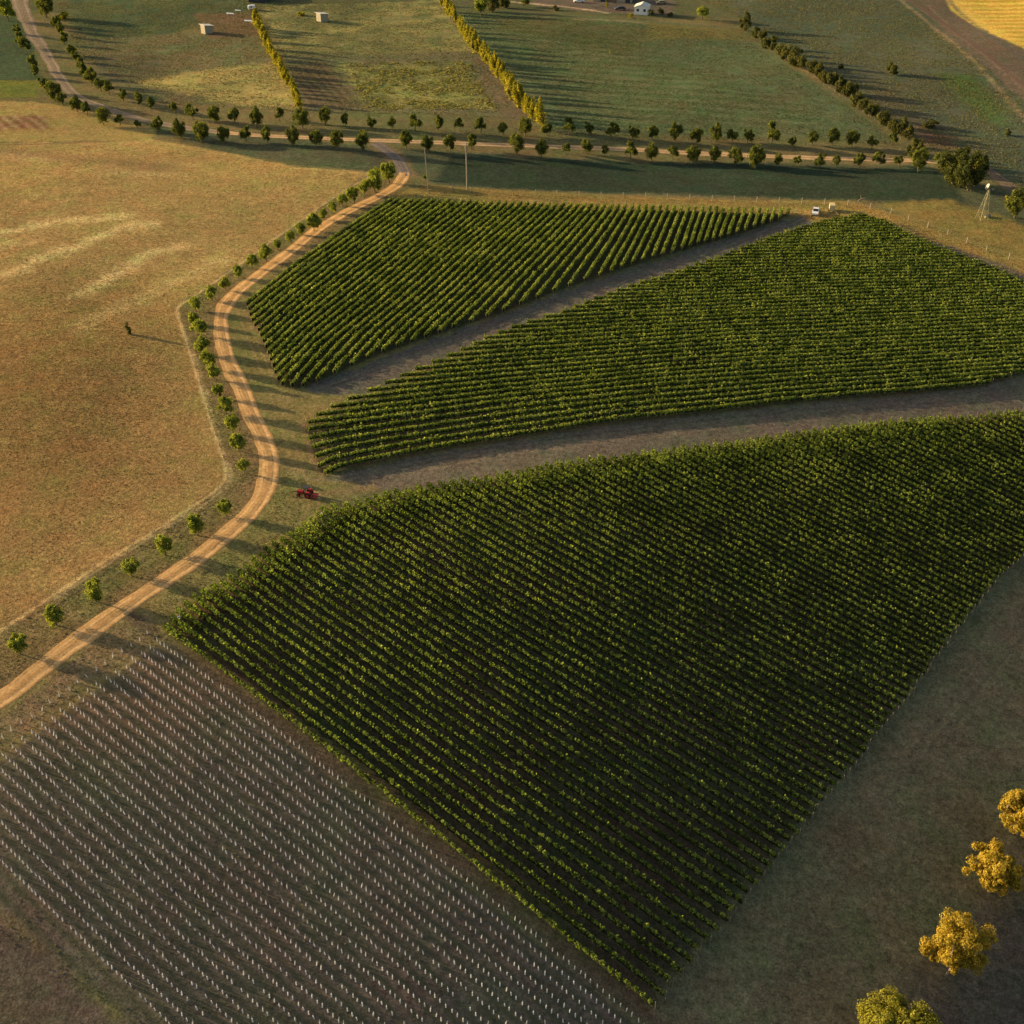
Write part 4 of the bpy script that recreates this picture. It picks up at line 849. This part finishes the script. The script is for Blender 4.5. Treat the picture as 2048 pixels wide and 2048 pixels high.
mb = MB(); pr = [(-2.6, .5, .1), (-1.6, .3, .9), (-.6, 0, 1.2), (.6, -.2, .9), (2.0, -.6, .35)]
for a, q in zip(pr[:-1], pr[1:]): mb.cyl(a, q, .13, .1, 6)
mb.cyl((-1.6, .3, .9), (-1.9, .6, 1.9), .08, .03, 5); mb.cyl((.6, -.2, .9), (1.0, .9, .6), .08, .03, 5); mb.build('stem', M['palebark'], b_)
for i, (px, wds) in enumerate([((643,1030), 'highest of three'), ((587,1070), 'middle of three'), ((358,1236), 'lowest of three, by the grow tubes')]):
    p = unp([px])[0]; o = thing('valve_box', (p[0], p[1], float(terr(*p))), rng.rand()*3, f'tiny white irrigation box at a vine row end, {wds}', 'irrigation box', 'white irrigation boxes at row ends')
    MB().box(0, 0, .14, .5, .32, .28, bev=.03).build('box', M['white'], o); MB().box(0, 0, .30, .54, .36, .04, bev=.01).build('lid', M['white'], o)

# ---------------------------------------------------------------- sheds and farmstead
def shed(px, rz, L, Wd, h1, h2, label, wallm='shedwall', roofm='roof', open_=True, name='field_shed'):
    p = unp([px])[0]; s = thing(name, (p[0], p[1], float(terr(*p))), rz, label, 'shed')
    MB().prism([(-L/2, -.2), (L/2, -.2), (L/2, h2), (-L/2, h1)], -Wd/2, Wd/2).build('walls', M[wallm], s)
    sl = math.atan2(h2-h1, L)
    rf = MB().box(0, 0, (h1+h2)/2+.09, L+1.0, Wd+.9, .12, ry=-sl).build('roof', M[roofm], s)
    MB().box(L/2+.012, 0, h2*.42, .05, Wd*.62, h2*.84).build('doorway', M['darkpaint'], s)
    return s
shed((415,66), R(42), 4.0, 3.6, 3.6, 3.0, 'small field shed with a pale flat roof, left of the shorter poplar row')
shed((645,42), R(42), 4.0, 3.6, 3.6, 3.0, 'small field shed with a pale flat roof, right of the shorter poplar row')
def gable(name, px, rz, L, Wd, h, rise, wallm, roofm, label, cat='building', doors=1, wins=2):
    p = unp([px])[0]; s = thing(name, (p[0], p[1], float(terr(*p))), rz, label, cat)
    MB().prism([(-Wd/2, -.3), (Wd/2, -.3), (Wd/2, h), (0, h+rise), (-Wd/2, h)], -L/2, L/2).build('walls', M[wallm], s)
    a = math.atan2(rise, Wd/2); ln = math.hypot(rise, Wd/2)+.5; rf = None
    mb = MB()
    for q in (-1, 1): mb.box(q*(Wd/4+.12), 0, h+rise/2+.06-.06, ln, L+.8, .12, ry=q*a)
    rf = mb.build('roof', M[roofm], s)
    for k in range(doors): MB().box(-Wd/2-.02, -L/4+k*L/2, 1.2, .08, 2.2, 2.4).build('door', M['darkpaint'], s)
    for k in range(wins): MB().box(Wd/4*(-1 if k == 0 else 1), -L/2-.02, h*.6, 1.1, .08, 1.0).build('window', M['glass'], s)
    return s
gable('farm_shed', (1284,27), R(-14), 6.5, 6.2, 3.4, 1.1, 'white', 'roof', 'white farm shed with a pale gable roof at the top edge', 'shed')
gable('farmhouse', (1250,2), R(80), 7, 11, 2.8, 1.4, 'shedwall', 'redroof', 'farmhouse with a rusty red roof cut by the top edge', 'house')
gable('farm_shed', (525,-4), R(85), 8, 20, 3.0, 1.0, 'darkpaint', 'greyroof', 'long dark shed at the top edge above the shorter poplar row', 'shed')
gable('farm_shed', (1200,-2), R(85), 6, 14, 2.6, .8, 'shedwall', 'greyroof', 'low grey shed at the top edge left of the farmhouse', 'shed')
car('parked_car', (1240,20), R(8), 'darkpaint', 'dark car parked left of the white farm shed', 'car', 1.0, False)
car('parked_car', (1322,8), R(10), 'steel', 'silver car parked right of the white farm shed at the top edge', 'car', 1.0, False)
car('parked_van', (1158,5), R(5), 'white', 'white car at the top edge near the low grey shed', 'car', 1.0, False)
def shelter(px, label, w_=2.6, h=2.2):
    p = unp([px])[0]; s = thing('shelter', (p[0], p[1], float(terr(*p))), R(20), label, 'shelter')
    MB().box(0, 0, h, w_*1.3, w_, .1, ry=.12).build('roof', M['white'], s)
    for a in (-1, 1):
        for q in (-1, 1): MB().cyl((a*w_*.55, q*w_*.42, -.2), (a*w_*.55, q*w_*.42, h-.05), .06, .06, 6).build('leg', M['post'], s)
shelter((462,40), 'small white roofed shelter on posts behind the left field shed', 2.4, 2.8)
shelter((477,28), 'small white roofed shelter farther back behind the left field shed', 1.8, 1.6)
shelter((498,50), 'pale slanted roof shelter touching the top of the shorter poplar row', 2.6, 1.8)
p = unp([(504,20)])[0]; cv = thing('caravan', (p[0], p[1], float(terr(*p))), R(15), 'pale caravan beyond the top of the shorter poplar row', 'caravan')
MB().box(0, 0, 1.35, 3.4, 1.9, 1.7, bev=.25).build('body', M['white'], cv); MB().box(-.3, -.97, 1.5, .9, .04, .5).build('window', M['glass'], cv)
for s_ in (-1, 1): wheel(.1, s_*.85, .3, .3, .2, cv)
